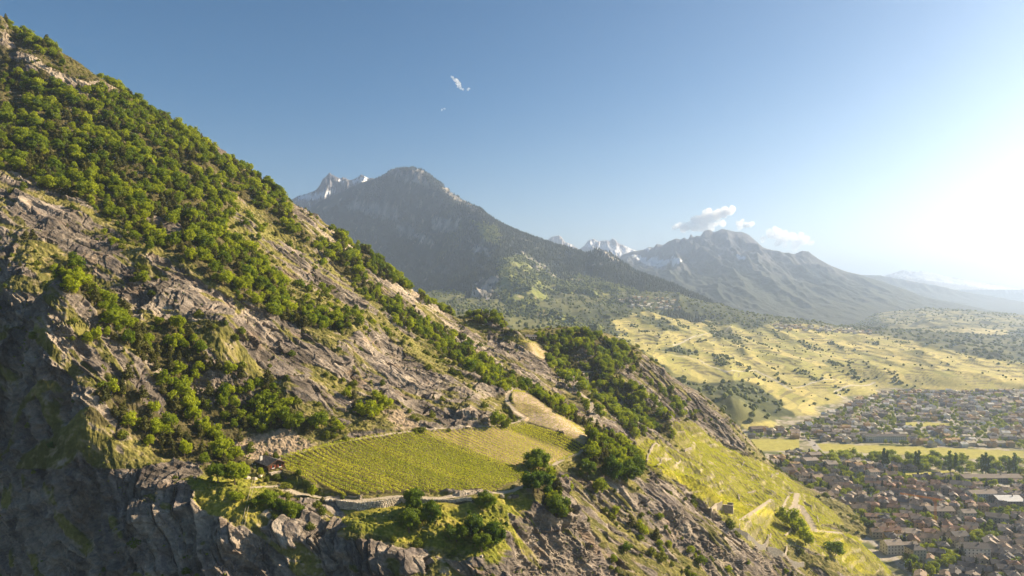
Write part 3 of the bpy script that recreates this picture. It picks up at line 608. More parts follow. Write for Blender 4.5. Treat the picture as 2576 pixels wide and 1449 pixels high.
ju = u + 8 * fbm(x / 130, y / 130, 431, 4); jv = v + 8 * fbm(x / 130, y / 130, 457, 4)
CLIFF = [[(985,420),(1010,425),(1060,430),(1090,465),(1060,470),(1000,440),(950,445)], [(1125,460),(1160,500),(1215,530),(1190,525),(1150,510),(1115,480)], [(900,500),(1000,520),(1010,555),(940,545),(870,520)], [(1080,540),(1150,560),(1150,590),(1090,575)],
 [(1000,560),(1100,600),(1090,620),(1010,590)], [(1200,700),(1260,700),(1220,770),(1170,780)], [(1180,600),(1240,640),(1190,640)], [(1240,790),(1330,830),(1280,830)], [(1300,620),(1340,650),(1400,700),(1350,680)], [(1500,622),(1540,640),(1560,660),(1510,645)]]
WOODLIT = [[(1250,650),(1330,640),(1400,700),(1480,720),(1560,760),(1700,790),(1600,800),(1540,850),(1380,850),(1290,830),(1250,740)], [(1430,690),(1500,700),(1620,740),(1560,750),(1450,720)], [(1180,550),(1250,570),(1260,620),(1220,600)]]
cliff = samp(poly_mask(CLIFF, 4), ju, jv); woodlit = samp(poly_mask(WOODLIT, 5), ju, jv)
KF.z = KF.z + cliff * (ridged(x / 60, y / 120, 403, 4) - .5) * 34
n1 = fbm(x / 40, y / 40, 411, 4); n2 = fbm(x / 220, y / 220, 412, 4)
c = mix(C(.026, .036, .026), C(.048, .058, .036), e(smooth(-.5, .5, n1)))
c = mix(c, C(.20, .215, .050), e(np.clip(woodlit + .4 * smooth(.3, .8, n2), 0, 1)))  # sunlit shoulder brightened in the colour: paler green over the dark woods
c = mix(c, C(.26, .22, .10), e(smooth(.25, .8, n2 + .4 * n1) * woodlit))
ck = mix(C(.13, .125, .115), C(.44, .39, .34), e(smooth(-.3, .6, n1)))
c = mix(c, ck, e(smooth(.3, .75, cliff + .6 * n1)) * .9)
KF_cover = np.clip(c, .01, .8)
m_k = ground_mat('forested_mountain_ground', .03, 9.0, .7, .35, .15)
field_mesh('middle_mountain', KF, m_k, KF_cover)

# ================================================================== far ranges
def far_range(name, ridge, depth, foot, snow, seed, ncol=420, nrow=130, rough=1.0, base=(.16,.16,.165), green=(.05,.06,.045), greenline=None, t=None, spread=.38):
    """a mountain chain: the crest given as (u, v, Y), flanks falling towards us and away with ridges and gullies"""
    r = np.array([W(*p) for p in ridge]); tt = r[:, 0] / r[:, 1]
    y0, y1 = depth
    f = Field(tt[0], tt[-1], ncol, y0, y1, nrow)
    T = f.x / f.y
    yr = np.interp(T, tt, r[:, 1]); zr = np.interp(T, tt, r[:, 2] / r[:, 1]) * yr + CAMZ * 0
    zr = np.interp(T, tt, r[:, 2])
    s = (yr - f.y)
    wf = (yr - y0)
    a = np.clip(s / wf, 0, 1); front = foot + (zr - foot) * (1 - a) ** 1.25
    backs = zr - np.maximum(-s, 0) * .9
    kn = max(3, ncol // 14); zs_ = np.convolve(np.pad(zr[0], kn, 'edge'), np.ones(2 * kn + 1) / (2 * kn + 1), 'valid')[None] * np.ones_like(zr)
    front = foot + (zs_ - foot) * (1 - a) ** 1.25 + (zr - zs_) * np.exp(-a * 13)       # teeth of the crest do not run down the whole flank
    z = np.where(s >= 0, front, backs)
    x, y = f.x, f.y
    k = smooth(0, .12, a) * (1 - a)
    sz = (y1 - y0) / 5
    gl = ridged(x / (sz * spread), y / (sz * 1.6), seed, 4) - .55
    z = z + gl * (zr - foot) * .34 * k * rough + fbm(x / (sz * .12), y / (sz * .2), seed + 3, 3) * (zr - foot) * .035 * (k + .15) * rough
    f.z = z
    u, v = f.uv(); n1 = fbm(x / (sz * .08), y / (sz * .08), seed + 9, 4); n2 = fbm(x / (sz * .5), y / (sz * .5), seed + 10, 3)
    c = mix(C(*base), C(*(np.array(base) * 1.5)), e(smooth(-.4, .6, n1)))
    if greenline is not None: c = mix(c, C(*green), e(1 - smooth(greenline - 150, greenline + 150, z + 120 * n2)))
    ms = samp(poly_mask(snow, 1), u + 3 * n1, v + 5 * n1) if snow else 0 * x
    ms = smooth(.40, .62, ms + .6 * (gl * .6 + n1 * .8) * (ms > .05))
    c = mix(c, C(.82, .83, .86), e(ms))
    m = ground_mat(name + '_rock', .012, 30, .6, .25, .06)
    return field_mesh(name, f, m, np.clip(c, .01, .9))

far_range('snowy_peaks', [(700,520,5400),(750,492,5400),(772,486,5400),(795,478,5400),(806,462,5400),(812,448,5400),(822,440,5400),(829,431,5400),(835,437,5400),(846,444,5400),(858,447,5400),(862,443,5400),(870,449,5400),(880,452,5400),(892,448,5400),(903,442,5400),(909,437,5400),(917,441,5400),(925,447,5400),(940,447,5400),(960,452,5400),(1010,470,5400)],
   (4500, 6000), 450, [[(750,492),(800,484),(830,480),(850,478),(830,490),(790,502),(750,502)], [(850,449),(866,455),(876,454),(862,460),(854,456)], [(880,456),(905,443),(930,447),(900,455),(890,462)], [(905,455),(935,448),(925,462),(905,463)]], 500, 420, 120, base=(.11, .105, .11))
far_range('distant_summit', [(1340,640,9500),(1376,603,9500),(1385,596,9500),(1396,592,9500),(1408,591,9500),(1415,598,9500),(1422,608,9500),(1436,612,9500),(1450,622,9500),(1500,650,9500)], (8600, 9900), 300,
   [[(1420,612),(1440,616),(1446,624),(1430,620)]], 520, 160, 60, base=(.30, .26, .23))
far_range('glacier_range', [(1430,640,9200),(1455,628,9200),(1470,618,9200),(1480,604,9200),(1492,600,9200),(1506,607,9200),(1520,604,9200),(1535,605,9200),(1541,599,9200),(1549,603,9200),(1556,612,9200),(1570,617,9200),(1586,625,9200),(1600,630,9200),(1650,640,9200)], (8300, 9800), 500,
   [[(1466,620),(1492,600),(1506,609),(1500,616),(1480,622)], [(1510,612),(1560,620),(1610,632),(1600,650),(1540,640),(1500,625)], [(1570,618),(1610,630),(1590,640)]], 540, 260, 90, base=(.26, .24, .25))
far_range('jagged_mountain', [(1480,700,7600),(1540,668,7600),(1566,640,7550),(1592,632,7500),(1620,628,7500),(1632,620,7500),(1644,623,7500),(1652,613,7500),(1668,616,7500),(1684,606,7450),(1700,600,7400),(1712,603,7400),(1722,597,7400),(1730,604,7400),(1738,588,7400),(1746,597,7400),(1752,592,7400),(1762,594,7350),(1772,580,7300),(1786,577,7300),(1794,584,7300),(1806,580,7250),(1816,575,7250),(1830,578,7200),(1850,582,7200),(1868,583,7150),(1884,590,7100),(1900,604,7050),(1920,622,7000),(1950,632,6950),(1980,636,6900),(2000,638,6900),(2018,630,6850),(2034,632,6800),(2060,652,6700),(2090,668,6600),(2130,684,6500),(2160,690,6400),(2200,702,6300),(2260,722,6150),(2330,748,6000),(2420,765,5900),(2500,782,5800),(2620,800,5700),(2800,815,5600)],
   (3500, 8600), -12, [[(1585,640),(1640,650),(1690,655),(1660,675),(1620,665)], [(1690,645),(1720,655),(1690,672)], [(1620,622),(1640,626),(1630,634)], [(1850,640),(1880,650),(1860,655)]], 560, 620, 300, .85, base=(.10, .10, .108), greenline=420)
far_range('hazy_ridge', [(2040,700,9500),(2120,688,9500),(2200,690,9500),(2260,700,9400),(2300,708,9400),(2360,718,9300),(2430,735,9200),(2500,745,9100),(2576,760,9000),(2700,775,9000),(2850,780,9000)], (8000, 10400), 0, [], 580, 200, 60, base=(.12, .13, .12), greenline=500)
far_range('distant_snow_range', [(2150,720,14000),(2200,700,14000),(2240,688,14000),(2270,678,14000),(2300,682,14000),(2330,680,14000),(2360,690,14000),(2400,696,14000),(2440,704,14000),(2500,712,14000),(2576,725,14000),(2700,730,14000),(2900,720,14000)], (12500, 15000), 200,
   [[(2230,690),(2330,680),(2400,700),(2576,730),(2576,740),(2300,700)]], 600, 200, 60, base=(.25, .24, .25))
LF = Field(.26, .88, 440, 1950, 4900, 240); x, y = LF.x, LF.y; T_ = x / y
lr = np.array([W(*p) for p in [(1700,816,4500),(1850,816,4500),(1950,815,4500),(2060,815,4400),(2140,806,4400),(2220,786,4400),(2330,774,4400),(2450,781,4300),(2576,792,4200),(2900,802,4100)]])
yr = np.interp(T_, lr[:, 0] / lr[:, 1], lr[:, 1]); zr = np.interp(T_, lr[:, 0] / lr[:, 1], lr[:, 2]); a = np.clip((yr - y) / (yr - 1950), 0, 1)
LF.z = np.where(y <= yr, 3 + (zr - 3) * (1 - a) ** 1.2, zr - (y - yr) * .8)
kk = smooth(0, .15, a) * (1 - smooth(.8, 1, a))
LF.z = LF.z + ((ridged(x / 420 + y / 1500, y / 700, 651, 4) - .5) * 36 + fbm(x / 110, y / 110, 652, 4) * 7) * kk * np.clip(zr / 120, .3, 1)
u, v = LF.uv(); ju = u + 9 * fbm(x / 140, y / 140, 653, 4); jv = v + 6 * fbm(x / 140, y / 140, 654, 4)
LGOLD = [[(2270,868),(2290,846),(2345,838),(2400,828),(2460,826),(2530,830),(2600,835),(2600,920),(2500,905),(2400,888)]]
LWOODLIT = [[(2230,780),(2330,775),(2460,785),(2600,795),(2600,830),(2460,825),(2380,832),(2320,845),(2260,840),(2200,800)]]  # woods in sun: their light is put into a paler ground colour
lg = samp(poly_mask(LGOLD, 3), ju, jv) * (1 - samp(poly_mask([[(2530,815),(2600,800),(2600,915),(2540,900)]], 2), ju, jv)); ll = samp(poly_mask(LWOODLIT, 4), ju, jv)  # gold cut at the right edge: dark wood colour stands for a shadowed spur
n1 = fbm(x / 60, y / 60, 655, 4)
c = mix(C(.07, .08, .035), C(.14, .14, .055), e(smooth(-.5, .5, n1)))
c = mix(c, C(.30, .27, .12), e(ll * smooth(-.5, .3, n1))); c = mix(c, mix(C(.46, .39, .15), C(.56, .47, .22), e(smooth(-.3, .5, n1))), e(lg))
field_mesh('lower_mountain_flank', LF, m_k, np.clip(c, .01, .8))
# plain ground sheet that carries on to the horizon under everything
gp = Field(-1.6, 1.6, 40, 60, 30000, 60); gp.z[:] = -6.0
field_mesh('ground', gp, m_mid, np.full(gp.z.shape + (3,), 1.0) * C(.12, .13, .05))
# ================================================================== trees
FIELDS_ALL = [NF, MF, KF]
vis = depth_buffer(FIELDS_ALL); vis_near = depth_buffer([NF])
def proj(x, y, z): return CU + FD * x / y, CV - FD * (z - CAMZ) / y
def seen(x, y, z, h):
    u, v = proj(x, y, z + h * .8)
    if u < -20 or u > 2596 or v < 0 or v > 1470: return False
    return vis[int(min(max(v / 2, 0), BH - 1)), int(min(max(u / 2, 0), BW - 1))] > y - 4

def leaf_material(name, c0, c1, trans=.35, hue=.0):
    m, nt, b = node_mat(name, .75); N, L = nt.nodes, nt.links
    oi = N.new('ShaderNodeObjectInfo'); ge = N.new('ShaderNodeNewGeometry')
    n = N.new('ShaderNodeTexNoise'); n.inputs['Scale'].default_value = .5; n.inputs['Detail'].default_value = 3
    L.new(ge.outputs['Position'], n.inputs['Vector'])
    ad = N.new('ShaderNodeMath'); ad.operation = 'ADD'; L.new(n.outputs['Fac'], ad.inputs[0]); L.new(oi.outputs['Random'], ad.inputs[1])
    mr = N.new('ShaderNodeMapRange'); mr.inputs[1].default_value = .35; mr.inputs[2].default_value = 1.65; L.new(ad.outputs[0], mr.inputs[0])
    mx = N.new('ShaderNodeMix'); mx.data_type = 'RGBA'; mx.inputs['A'].default_value = (*c0, 1); mx.inputs['B'].default_value = (*c1, 1)
    L.new(mr.outputs[0], mx.inputs['Factor']); L.new(mx.outputs['Result'], b.inputs['Base Color'])
    tr = N.new('ShaderNodeBsdfTranslucent'); g = N.new('ShaderNodeVectorMath'); g.operation = 'MULTIPLY'; g.inputs[1].default_value = (1.5, 1.45, .6)
    L.new(mx.outputs['Result'], g.inputs[0]); L.new(g.outputs[0], tr.inputs['Color'])
    ms = N.new('ShaderNodeMixShader'); ms.inputs[0].default_value = trans
    L.new(b.outputs[0], ms.inputs[1]); L.new(tr.outputs[0], ms.inputs[2])
    L.new(ms.outputs[0], N['Material Output'].inputs['Surface'])
    return m
m_leaf = leaf_material('broad_leaves', (.070, .125, .008), (.330, .370, .020), .47)
m_leaf_near = leaf_material('dark_broad_leaves', (.050, .100, .008), (.190, .245, .016), .40)
m_pine = leaf_material('pine_needles', (.055, .062, .014), (.125, .120, .030), .25)
m_bush = leaf_material('bush_leaves', (.070, .105, .010), (.210, .225, .026), .35)
m_far = leaf_material('distant_leaves', (.070, .090, .018), (.230, .250, .045), .3)
m_farc = leaf_material('distant_needles', (.022, .034, .018), (.045, .058, .026), .1)
m_vine = leaf_material('vine_leaves', (.30, .34, .035), (.50, .50, .07), .45)
m_bark = plain('bark', (.13, .10, .07), .95, .3, 4.0)

def mesh_from(name, verts, faces, mat, smooth_=False, mats=None, fm=None):
    me = bpy.data.meshes.new(name); me.from_pydata([tuple(v) for v in verts], [], faces)
    for m_ in (mats or [mat]): me.materials.append(m_)
    if fm: me.polygons.foreach_set('material_index', fm)
    if smooth_: me.polygons.foreach_set('use_smooth', [True] * len(me.polygons))
    me.update(); return me
def sphere_dirs(n, r_):
    d = r_.normal(size=(n, 3)); return d / np.linalg.norm(d, axis=1)[:, None]
def crown_mesh(name, lobes, nleaf, size, mat, seed, flat=1.0, core=.56):
    """leaf sprays spread over overlapping lobes, with solid inner blobs added to block light"""
    r_ = np.random.default_rng(seed); V, F = [], []
    L_ = np.array([l[:3] for l in lobes]); Rr = np.array([l[3] for l in lobes])
    wts = Rr ** 2 / (Rr ** 2).sum()
    which = r_.choice(len(lobes), nleaf, p=wts); D = sphere_dirs(nleaf, r_)
    rad = Rr[which] * (.80 + .30 * r_.random(nleaf) ** 1.5)
    Pn = L_[which] + D * rad[:, None] * np.array([1, 1, flat])
    # drop sprays buried in other lobes
    for k in range(nleaf):
        p = Pn[k]; dd = np.linalg.norm((L_ - p) / np.array([1, 1, flat]), axis=1) / Rr
        if (dd < .72).any(): continue
        nn = D[k] + r_.normal(size=3) * .55; nn /= np.linalg.norm(nn)
        a = np.cross(nn, r_.normal(size=3)); a /= np.linalg.norm(a); b = np.cross(nn, a); s = size * (.6 + .8 * r_.random())
        i = len(V); V += [p - a * s - b * s * .7, p + a * s - b * s * .6 + nn * s * .3, p + a * s * .8 + b * s * .8, p - a * s * .9 + b * s * .7 - nn * s * .3]; F.append((i, i + 1, i + 2, i + 3))
    for l in lobes:  # unseen cores added so that light does not pass through the crown
        bm_ = bmesh.new(); bmesh.ops.create_icosphere(bm_, subdivisions=1, radius=l[3] * core)
        i = len(V)
        for v_ in bm_.verts: V.append(np.array(v_.co) * np.array([1, 1, flat]) * (.85 + .3 * r_.random()) + np.array(l[:3]))
        F += [tuple(i + q.index for q in f_.verts) for f_ in bm_.faces]; bm_.free()
    return mesh_from(name, V, F, mat)
def tube(V, F, p, q, r0, r1, n=6):
    p, q = Vector(p), Vector(q); d = (q - p).normalized(); a = d.orthogonal().normalized(); b = d.cross(a); i = len(V)
    for c_, r in ((p, r0), (q, r1)):
        for k in range(n): t = 2 * math.pi * k / n; V.append(c_ + (a * math.cos(t) + b * math.sin(t)) * r)
    for k in range(n): F.append((i + k, i + (k + 1) % n, i + n + (k + 1) % n, i + n + k))
    F.append(tuple(i + n + k for k in range(n)))
def trunk_mesh(name, h, r0, lean, limbs, mat=None):
    V, F = [], []; p = Vector((0, 0, -.06)); prev = r0
    for k in range(3):
        q = Vector((lean * (k + 1) / 3 * .12, lean * .05 * k, h * (k + 1) / 3)); r1 = r0 * (1 - .28 * (k + 1)); tube(V, F, p, q, prev, r1); p, prev = q, r1
    for (a, z0, l, up) in limbs:
        tube(V, F, (lean * .08, 0, z0), (math.cos(a) * l, math.sin(a) * l, z0 + up), r0 * .45, r0 * .15, 5)
    return mesh_from(name, V, F, mat or m_bark)
def lobes_round(seed, n=9, w=.36, h0=.30, h1=.86, r=.21):
    r_ = np.random.default_rng(seed); out = [(0, 0, .58, .30)]
    for k in range(n):
        a = 2 * math.pi * (k + r_.random() * .7) / n * 1.9; z = h0 + (h1 - h0) * r_.random(); rr = w * math.sin(math.pi * min(1, (z - h0) / (1 - h0) * .85 + .22)) * (.65 + .4 * r_.random())
        out.append((math.cos(a) * rr, math.sin(a) * rr, z, r * (.5 + .75 * r_.random())))
    for k in range(4):
        a = 6.28 * r_.random(); z = h0 + (h1 - h0) * r_.random() * 1.05; out.append((math.cos(a) * w * (1.0 + .3 * r_.random()), math.sin(a) * w * 1.1, z, r * .42))
    return out
# unit-height prototypes: (crown mesh, trunk mesh)
LIMB = [(0.4, .25, .2, .25), (2.4, .3, .22, .22), (4.4, .28, .2, .24)]
T = {}
T['broad'] = [(crown_mesh('broad_crown', lobes_round(s, 8 + s % 4, .30 + .03 * (s % 4), .26, .84, .20), 780, .037, m_leaf, s), trunk_mesh('broad_trunk', .45, .028, (s % 3 - 1), LIMB)) for s in range(1, 9)]
T['near'] = [(crown_mesh('oak_crown', lobes_round(s + 20, 13 + s, .38 + .02 * s, .22, .86, .17), 2600, .022, m_leaf_near, s + 20, 1.0, .8), trunk_mesh('oak_trunk', .42, .035, (s % 3 - 1), LIMB)) for s in range(4)]
def lobes_pine(seed):
    r_ = np.random.default_rng(seed); out = []
    for k in range(11):
        z = .28 + .066 * k; w = (1.02 - z) * .30
        for q in range(2 if k < 9 else 1):
            a = r_.random() * 6.28; out.append((math.cos(a) * w * .6, math.sin(a) * w * .6, z, .05 + w * .62))
    return out
T['pine'] = [(crown_mesh('pine_crown', lobes_pine(s + 40), 560, .034, m_pine, s + 40, .62), trunk_mesh('pine_trunk', .8, .022, (s % 3 - 1), [(1, .4, .1, .02), (3, .5, .1, .02)])) for s in range(4)]
T['bush'] = [(crown_mesh('bush_crown', [(0, 0, .42, .40), (.3, .1, .35, .30), (-.25, .2, .34, .3), (0, -.3, .3, .28), (.1, .1, .66, .28)], 380, .065, m_bush, s + 60), trunk_mesh('bush_stem', .4, .03, 0, [(1, .1, .2, .2), (4, .1, .2, .2)])) for s in range(3)]
T['poplar'] = [(crown_mesh('poplar_crown', [(.02 * (r_ % 3 - 1), .015 * (r_ % 2), .14 + .078 * r_, .085 - abs(r_ - 4) * .008) for r_ in range(11)], 500, .028, m_leaf_near, 80, 1.2, .7), trunk_mesh('poplar_trunk', .6, .016, 0, []))]
T['spruce'] = [(crown_mesh('spruce_crown', [(0, 0, .10 + .08 * k, .17 * (1 - k / 12)) for k in range(11)], 520, .032, m_farc, 81, .7, .8), trunk_mesh('spruce_trunk', .8, .018, 0, []))]
def proto_obj(cm, tm):
    """crown and trunk as one object, only used as the source of scattered instances"""
    bm_ = bmesh.new(); bm_.from_mesh(cm); nf = len(bm_.faces); bm_.from_mesh(tm)
    bm_.faces.ensure_lookup_table()
    for k, f_ in enumerate(bm_.faces): f_.material_index = 0 if k < nf else 1
    me = bpy.data.meshes.new('scatter_source'); bm_.to_mesh(me); bm_.free(); me.materials.clear(); me.materials.append(cm.materials[0]); me.materials.append(tm.materials[0])
    return bpy.data.objects.new('scatter_source', me)
def source_collection(name, objs):
    c_ = bpy.data.collections.new(name)
    for o in objs: c_.objects.link(o)
    return c_
SRC = {k: source_collection(k + '_sources', [proto_obj(a, b) for a, b in T[k]]) for k in T}
def blob_obj(seed, sx, sz, mat, cone=False):
    r_ = np.random.default_rng(seed); bm_ = bmesh.new(); bmesh.ops.create_icosphere(bm_, subdivisions=2, radius=.5)
    for v_ in bm_.verts:
        k = .78 + .44 * r_.random(); v_.co = Vector((v_.co.x * sx * k, v_.co.y * sx * k, v_.co.z * sz * k + sz * .42))
        if cone: s_ = max(.05, 1.15 - v_.co.z / sz); v_.co.x *= s_; v_.co.y *= s_
    me = bpy.data.meshes.new('blob_source'); bm_.to_mesh(me); bm_.free(); me.materials.append(mat); return bpy.data.objects.new('blob_source', me)
SRC['far'] = source_collection('far_sources', [blob_obj(s, 1.0, 1.0, m_far) for s in range(4)])
SRC['farc'] = source_collection('farc_sources', [blob_obj(s, .55, 1.3, m_farc, True) for s in range(3)])
def quad_clump(seed, n, size, wx, wz, mat):
    r_ = np.random.default_rng(seed); V, F = [], []
    for k in range(n):
        p = np.array([(r_.random() - .5) * wx, (r_.random() - .5) * .45, .15 + r_.random() * wz]); nn = sphere_dirs(1, r_)[0]; nn[2] = abs(nn[2]) + .3
        a = np.cross(nn, r_.normal(size=3)); a /= np.linalg.norm(a); b = np.cross(nn, a); b /= np.linalg.norm(b); i = len(V)
        V += [p - a * size, p - b * size, p + a * size, p + b * size]; F.append((i, i + 1, i + 2, i + 3))
    return V, F
def clump_obj(seed, mat, n=16, size=.22, wx=1.4, wz=.9):
    V, F = quad_clump(seed, n, size, wx, wz, mat); return bpy.data.objects.new('clump_source', mesh_from('clump_source', V, F, mat))
SRC['vine'] = source_collection('vine_sources', [clump_obj(s, m_vine) for s in range(3)])
SRC['tuft'] = source_collection('tuft_sources', [blob_obj(90 + s, 1.0, .7, m_bush) for s in range(2)] + [clump_obj(95, m_bush, 26, .2, .9, .6)])

def scatter(name, P, scale, rot, src):
    """many small plants as one object: a point cloud whose points carry copies of the sources"""
    P = np.asarray(P, np.float32)
    me = bpy.data.meshes.new(name); me.vertices.add(len(P)); me.vertices.foreach_set('co', P.ravel())
    scale = np.asarray(scale, np.float32)
    if scale.ndim == 1: scale = np.stack([scale] * 3, 1)
    a = me.attributes.new('size', 'FLOAT_VECTOR', 'POINT'); a.data.foreach_set('vector', scale.ravel())
    rv = np.zeros((len(P), 3), np.float32); rv[:, 2] = rot
    a = me.attributes.new('turn', 'FLOAT_VECTOR', 'POINT'); a.data.foreach_set('vector', rv.ravel())
    o = bpy.data.objects.new(name, me); col.objects.link(o)
    ng = bpy.data.node_groups.new(name, 'GeometryNodeTree'); ng.interface.new_socket('Geometry', in_out='INPUT', socket_type='NodeSocketGeometry'); ng.interface.new_socket('Geometry', in_out='OUTPUT', socket_type='NodeSocketGeometry')
    N, L = ng.nodes, ng.links; gi = N.new('NodeGroupInput'); go = N.new('NodeGroupOutput')
    ci = N.new('GeometryNodeCollectionInfo'); ci.inputs['Collection'].default_value = SRC[src]; ci.inputs['Separate Children'].default_value = True; ci.inputs['Reset Children'].default_value = True
    ip = N.new('GeometryNodeInstanceOnPoints'); ip.inputs['Pick Instance'].default_value = True
    rn = N.new('FunctionNodeRandomValue'); rn.data_type = 'INT'; rn.inputs['Min'].default_value = 0; rn.inputs['Max'].default_value = 1000
    na = N.new('GeometryNodeInputNamedAttribute'); na.data_type = 'FLOAT_VECTOR'; na.inputs['Name'].default_value = 'size'
    nb_ = N.new('GeometryNodeInputNamedAttribute'); nb_.data_type = 'FLOAT_VECTOR'; nb_.inputs['Name'].default_value = 'turn'
    L.new(gi.outputs[0], ip.inputs['Points']); L.new(ci.outputs[0], ip.inputs['Instance'])
    outs = [s for s in rn.outputs if s.type == 'INT']; L.new(outs[0], ip.inputs['Instance Index'])
    L.new(na.outputs[0], ip.inputs['Scale'])
    er = N.new('FunctionNodeEulerToRotation'); L.new(nb_.outputs[0], er.inputs[0]); L.new(er.outputs[0], ip.inputs['Rotation'])
    L.new(ip.outputs[0], go.inputs[0])
    md = o.modifiers.new('scatter', 'NODES'); md.node_group = ng; o['kind'] = 'stuff'
    return o

class Spacer:
    """keeps plants from standing inside one another"""
    def __init__(self, cell): self.c = cell; self.d = {}
    def ok(self, x, y, r):
        i, j = int(x // self.c), int(y // self.c); k = int(math.ceil(r * 2 / self.c))
        for a in range(i - k, i + k + 1):
            for b in range(j - k, j + k + 1):
                for (px, py, pr) in self.d.get((a, b), ()):
                    if (px - x) ** 2 + (py - y) ** 2 < (r + pr) ** 2 * .5: return False
        self.d.setdefault((i, j), []).append((x, y, r)); return True
space = Spacer(4.0)
def new_thing(name, loc, label, cat, group=None, rz=0.0, scale=(1, 1, 1)):
    o = bpy.data.objects.new(name, None); col.objects.link(o); o.location = loc; o.rotation_euler = (0, 0, rz); o.scale = scale
    o.empty_display_size = .1; o['label'] = label; o['category'] = cat
    if group: o['group'] = group
    return o
def new_part(name, me, parent, loc=(0, 0, 0), label=None):
    o = bpy.data.objects.new(name, me); col.objects.link(o); o.parent = parent; o.location = loc
    if label: o['label'] = label
    return o
def plant_tree(kind, name, cat, x, y, h, label, group=None, wide=1.0, idx=None, z=None, rz=None):
    k = random.randrange(len(T[kind])) if idx is None else idx
    cm, tm = T[kind][k]
    z = float(NF.H(x, y)) - .15 if z is None else z
    o = new_thing(name, (x, y, z), label, cat, group, random.random() * 6.28 if rz is None else rz, (h * wide, h * wide, h))
    new_part('crown' if cat != 'bush' else 'foliage', cm, o); new_part('trunk' if cat != 'bush' else 'stem', tm, o)
    return o

# --- the trees one can point to: foot (u, v), height and width in traced units, look and place
HERO = [
 ('near',1352,1184,55,68,'dark round oak at the lower right corner of the vineyard plateau','oaks round the vineyard plateau'),
 ('near',1352,1242,62,78,'broad dark oak on the plateau edge where the lower path ends','oaks round the vineyard plateau'),
 ('near',1400,1302,66,72,'dull green oak hanging down the slope below the plateau corner','oaks round the vineyard plateau'),
 ('near',1043,1282,66,56,'tall dark oak standing against the stone wall','oaks on the meadow below the wall'),
 ('near',1030,1336,68,62,'round light green oak on the open meadow casting a long shadow','oaks on the meadow below the wall'),
 ('near',1086,1312,60,52,'green oak on the meadow, right one of the three by the wall','oaks on the meadow below the wall'),
 ('near',1062,1318,45,42,'small oak squeezed between three larger ones below the wall','oaks on the meadow below the wall'),
 ('near',1222,1274,44,52,'bushy oak growing at the right end of the stone wall','oaks on the meadow below the wall'),
 ('near',1150,1364,52,58,'low wide oak at the left of the big clump on the meadow','oaks on the meadow below the wall'),
 ('near',1190,1352,70,62,'tallest oak of the big clump on the meadow','oaks on the meadow below the wall'),
 ('near',1243,1366,66,68,'wide oak at the right of the big clump on the meadow','oaks on the meadow below the wall'),
 ('near',1212,1384,50,48,'small oak at the foot of the big clump above the cliff','oaks on the meadow below the wall'),
 ('broad',787,1249,31,24,'small young tree with thin trunk beside the path bend',None),
 ('near',675,1268,42,50,'dark tree on the slope in front of the chalet','trees on the slope below the chalet'),
 ('near',702,1284,36,46,'dark tree left of the gravel path below the chalet','trees on the slope below the chalet'),
 ('near',730,1306,46,40,'lit green tree between the path bend and the cliff edge','trees on the slope below the chalet'),
 ('near',754,1298,34,38,'dark bushy tree just under the path bend','trees on the slope below the chalet'),
 ('broad',592,1262,28,42,'small tree left on the shady slope below the chalet','trees on the slope below the chalet'),
 ('broad',640,1275,22,34,'low tree in the middle of the shady slope','trees on the slope below the chalet'),
 ('broad',590,1218,60,64,'light green tree beside the left wall of the chalet','trees beside the chalet'),
 ('near',548,1212,52,56,'dark green tree at the left of those beside the chalet','trees beside the chalet'),
 ('broad',612,1198,38,38,'tree touching the chalet roof on its left','trees beside the chalet'),
 ('near',1475,1200,50,48,'dark oak at the left foot of the wooded rib right of the vineyard','trees on the rib right of the vineyard'),
 ('near',1578,1212,62,66,'big dark oak at the right foot of the wooded rib','trees on the rib right of the vineyard'),
 ('near',1540,1205,66,50,'tall dark oak in the middle foot of the wooded rib','trees on the rib right of the vineyard'),
 ('near',1600,1195,48,46,'dark oak at the right tip of the wooded rib above the terraces','trees on the rib right of the vineyard'),
 ('broad',935,1052,46,54,'lone green tree at the foot of the slanted rock slab','trees along the foot of the rock slab'),
 ('broad',905,1045,30,40,'smaller tree left of the lone one at the slab foot','trees along the foot of the rock slab'),
 ('broad',1250,1075,42,40,'bush like tree right beside the upper path bend','trees at the upper path bend'),
 ('broad',800,1080,46,50,'tree above the pale scree near the upper path','trees along the foot of the rock slab'),
 ('broad',850,1085,30,34,'small tree between scree and slab above the upper path','trees along the foot of the rock slab'),
 ('broad',2028,1372,46,46,'round green tree on the terraces above the old town','trees among the terraced vineyards'),
 ('broad',2100,1400,40,50,'round tree on a dark outcrop above the old town','trees among the terraced vineyards'),
 ('broad',1990,1330,52,48,'leafy tree beside the winding road on the terraces','trees among the terraced vineyards'),
 ('broad',1968,1312,36,34,'tree at the top of the grove on the terraces','trees among the terraced vineyards'),
 ('broad',2010,1345,40,40,'tree at the lower end of the grove on the terraces','trees among the terraced vineyards'),
 ('broad',605,480 ,20,26,'lone shrub sized tree standing on the high grass slope',None),
 ('broad',497,330,16,16,'small tree on the skyline of the high ridge','trees on the skyline'),
 ('broad',648,418,20,16,'tree on the skyline below the bare upper shoulder','trees on the skyline'),
 ('near',130,1125,18,22,'small shrub like tree on the shaded rock rib',None),
]
NAMES = {'near': 'oak_tree', 'broad': 'broadleaf_tree', 'pine': 'pine_tree', 'bush': 'bush'}
for kind, u_, v_, h_, w_, lab, grp in HERO:
    x_, y_ = lookup(vis_near, u_, v_); h = h_ * y_ / FD; w = w_ * y_ / FD
    space.ok(x_, y_, w * .42)
    plant_tree(kind, NAMES[kind], 'tree', x_, y_, h, lab, grp, w / h / (.95 if kind == 'near' else .85))
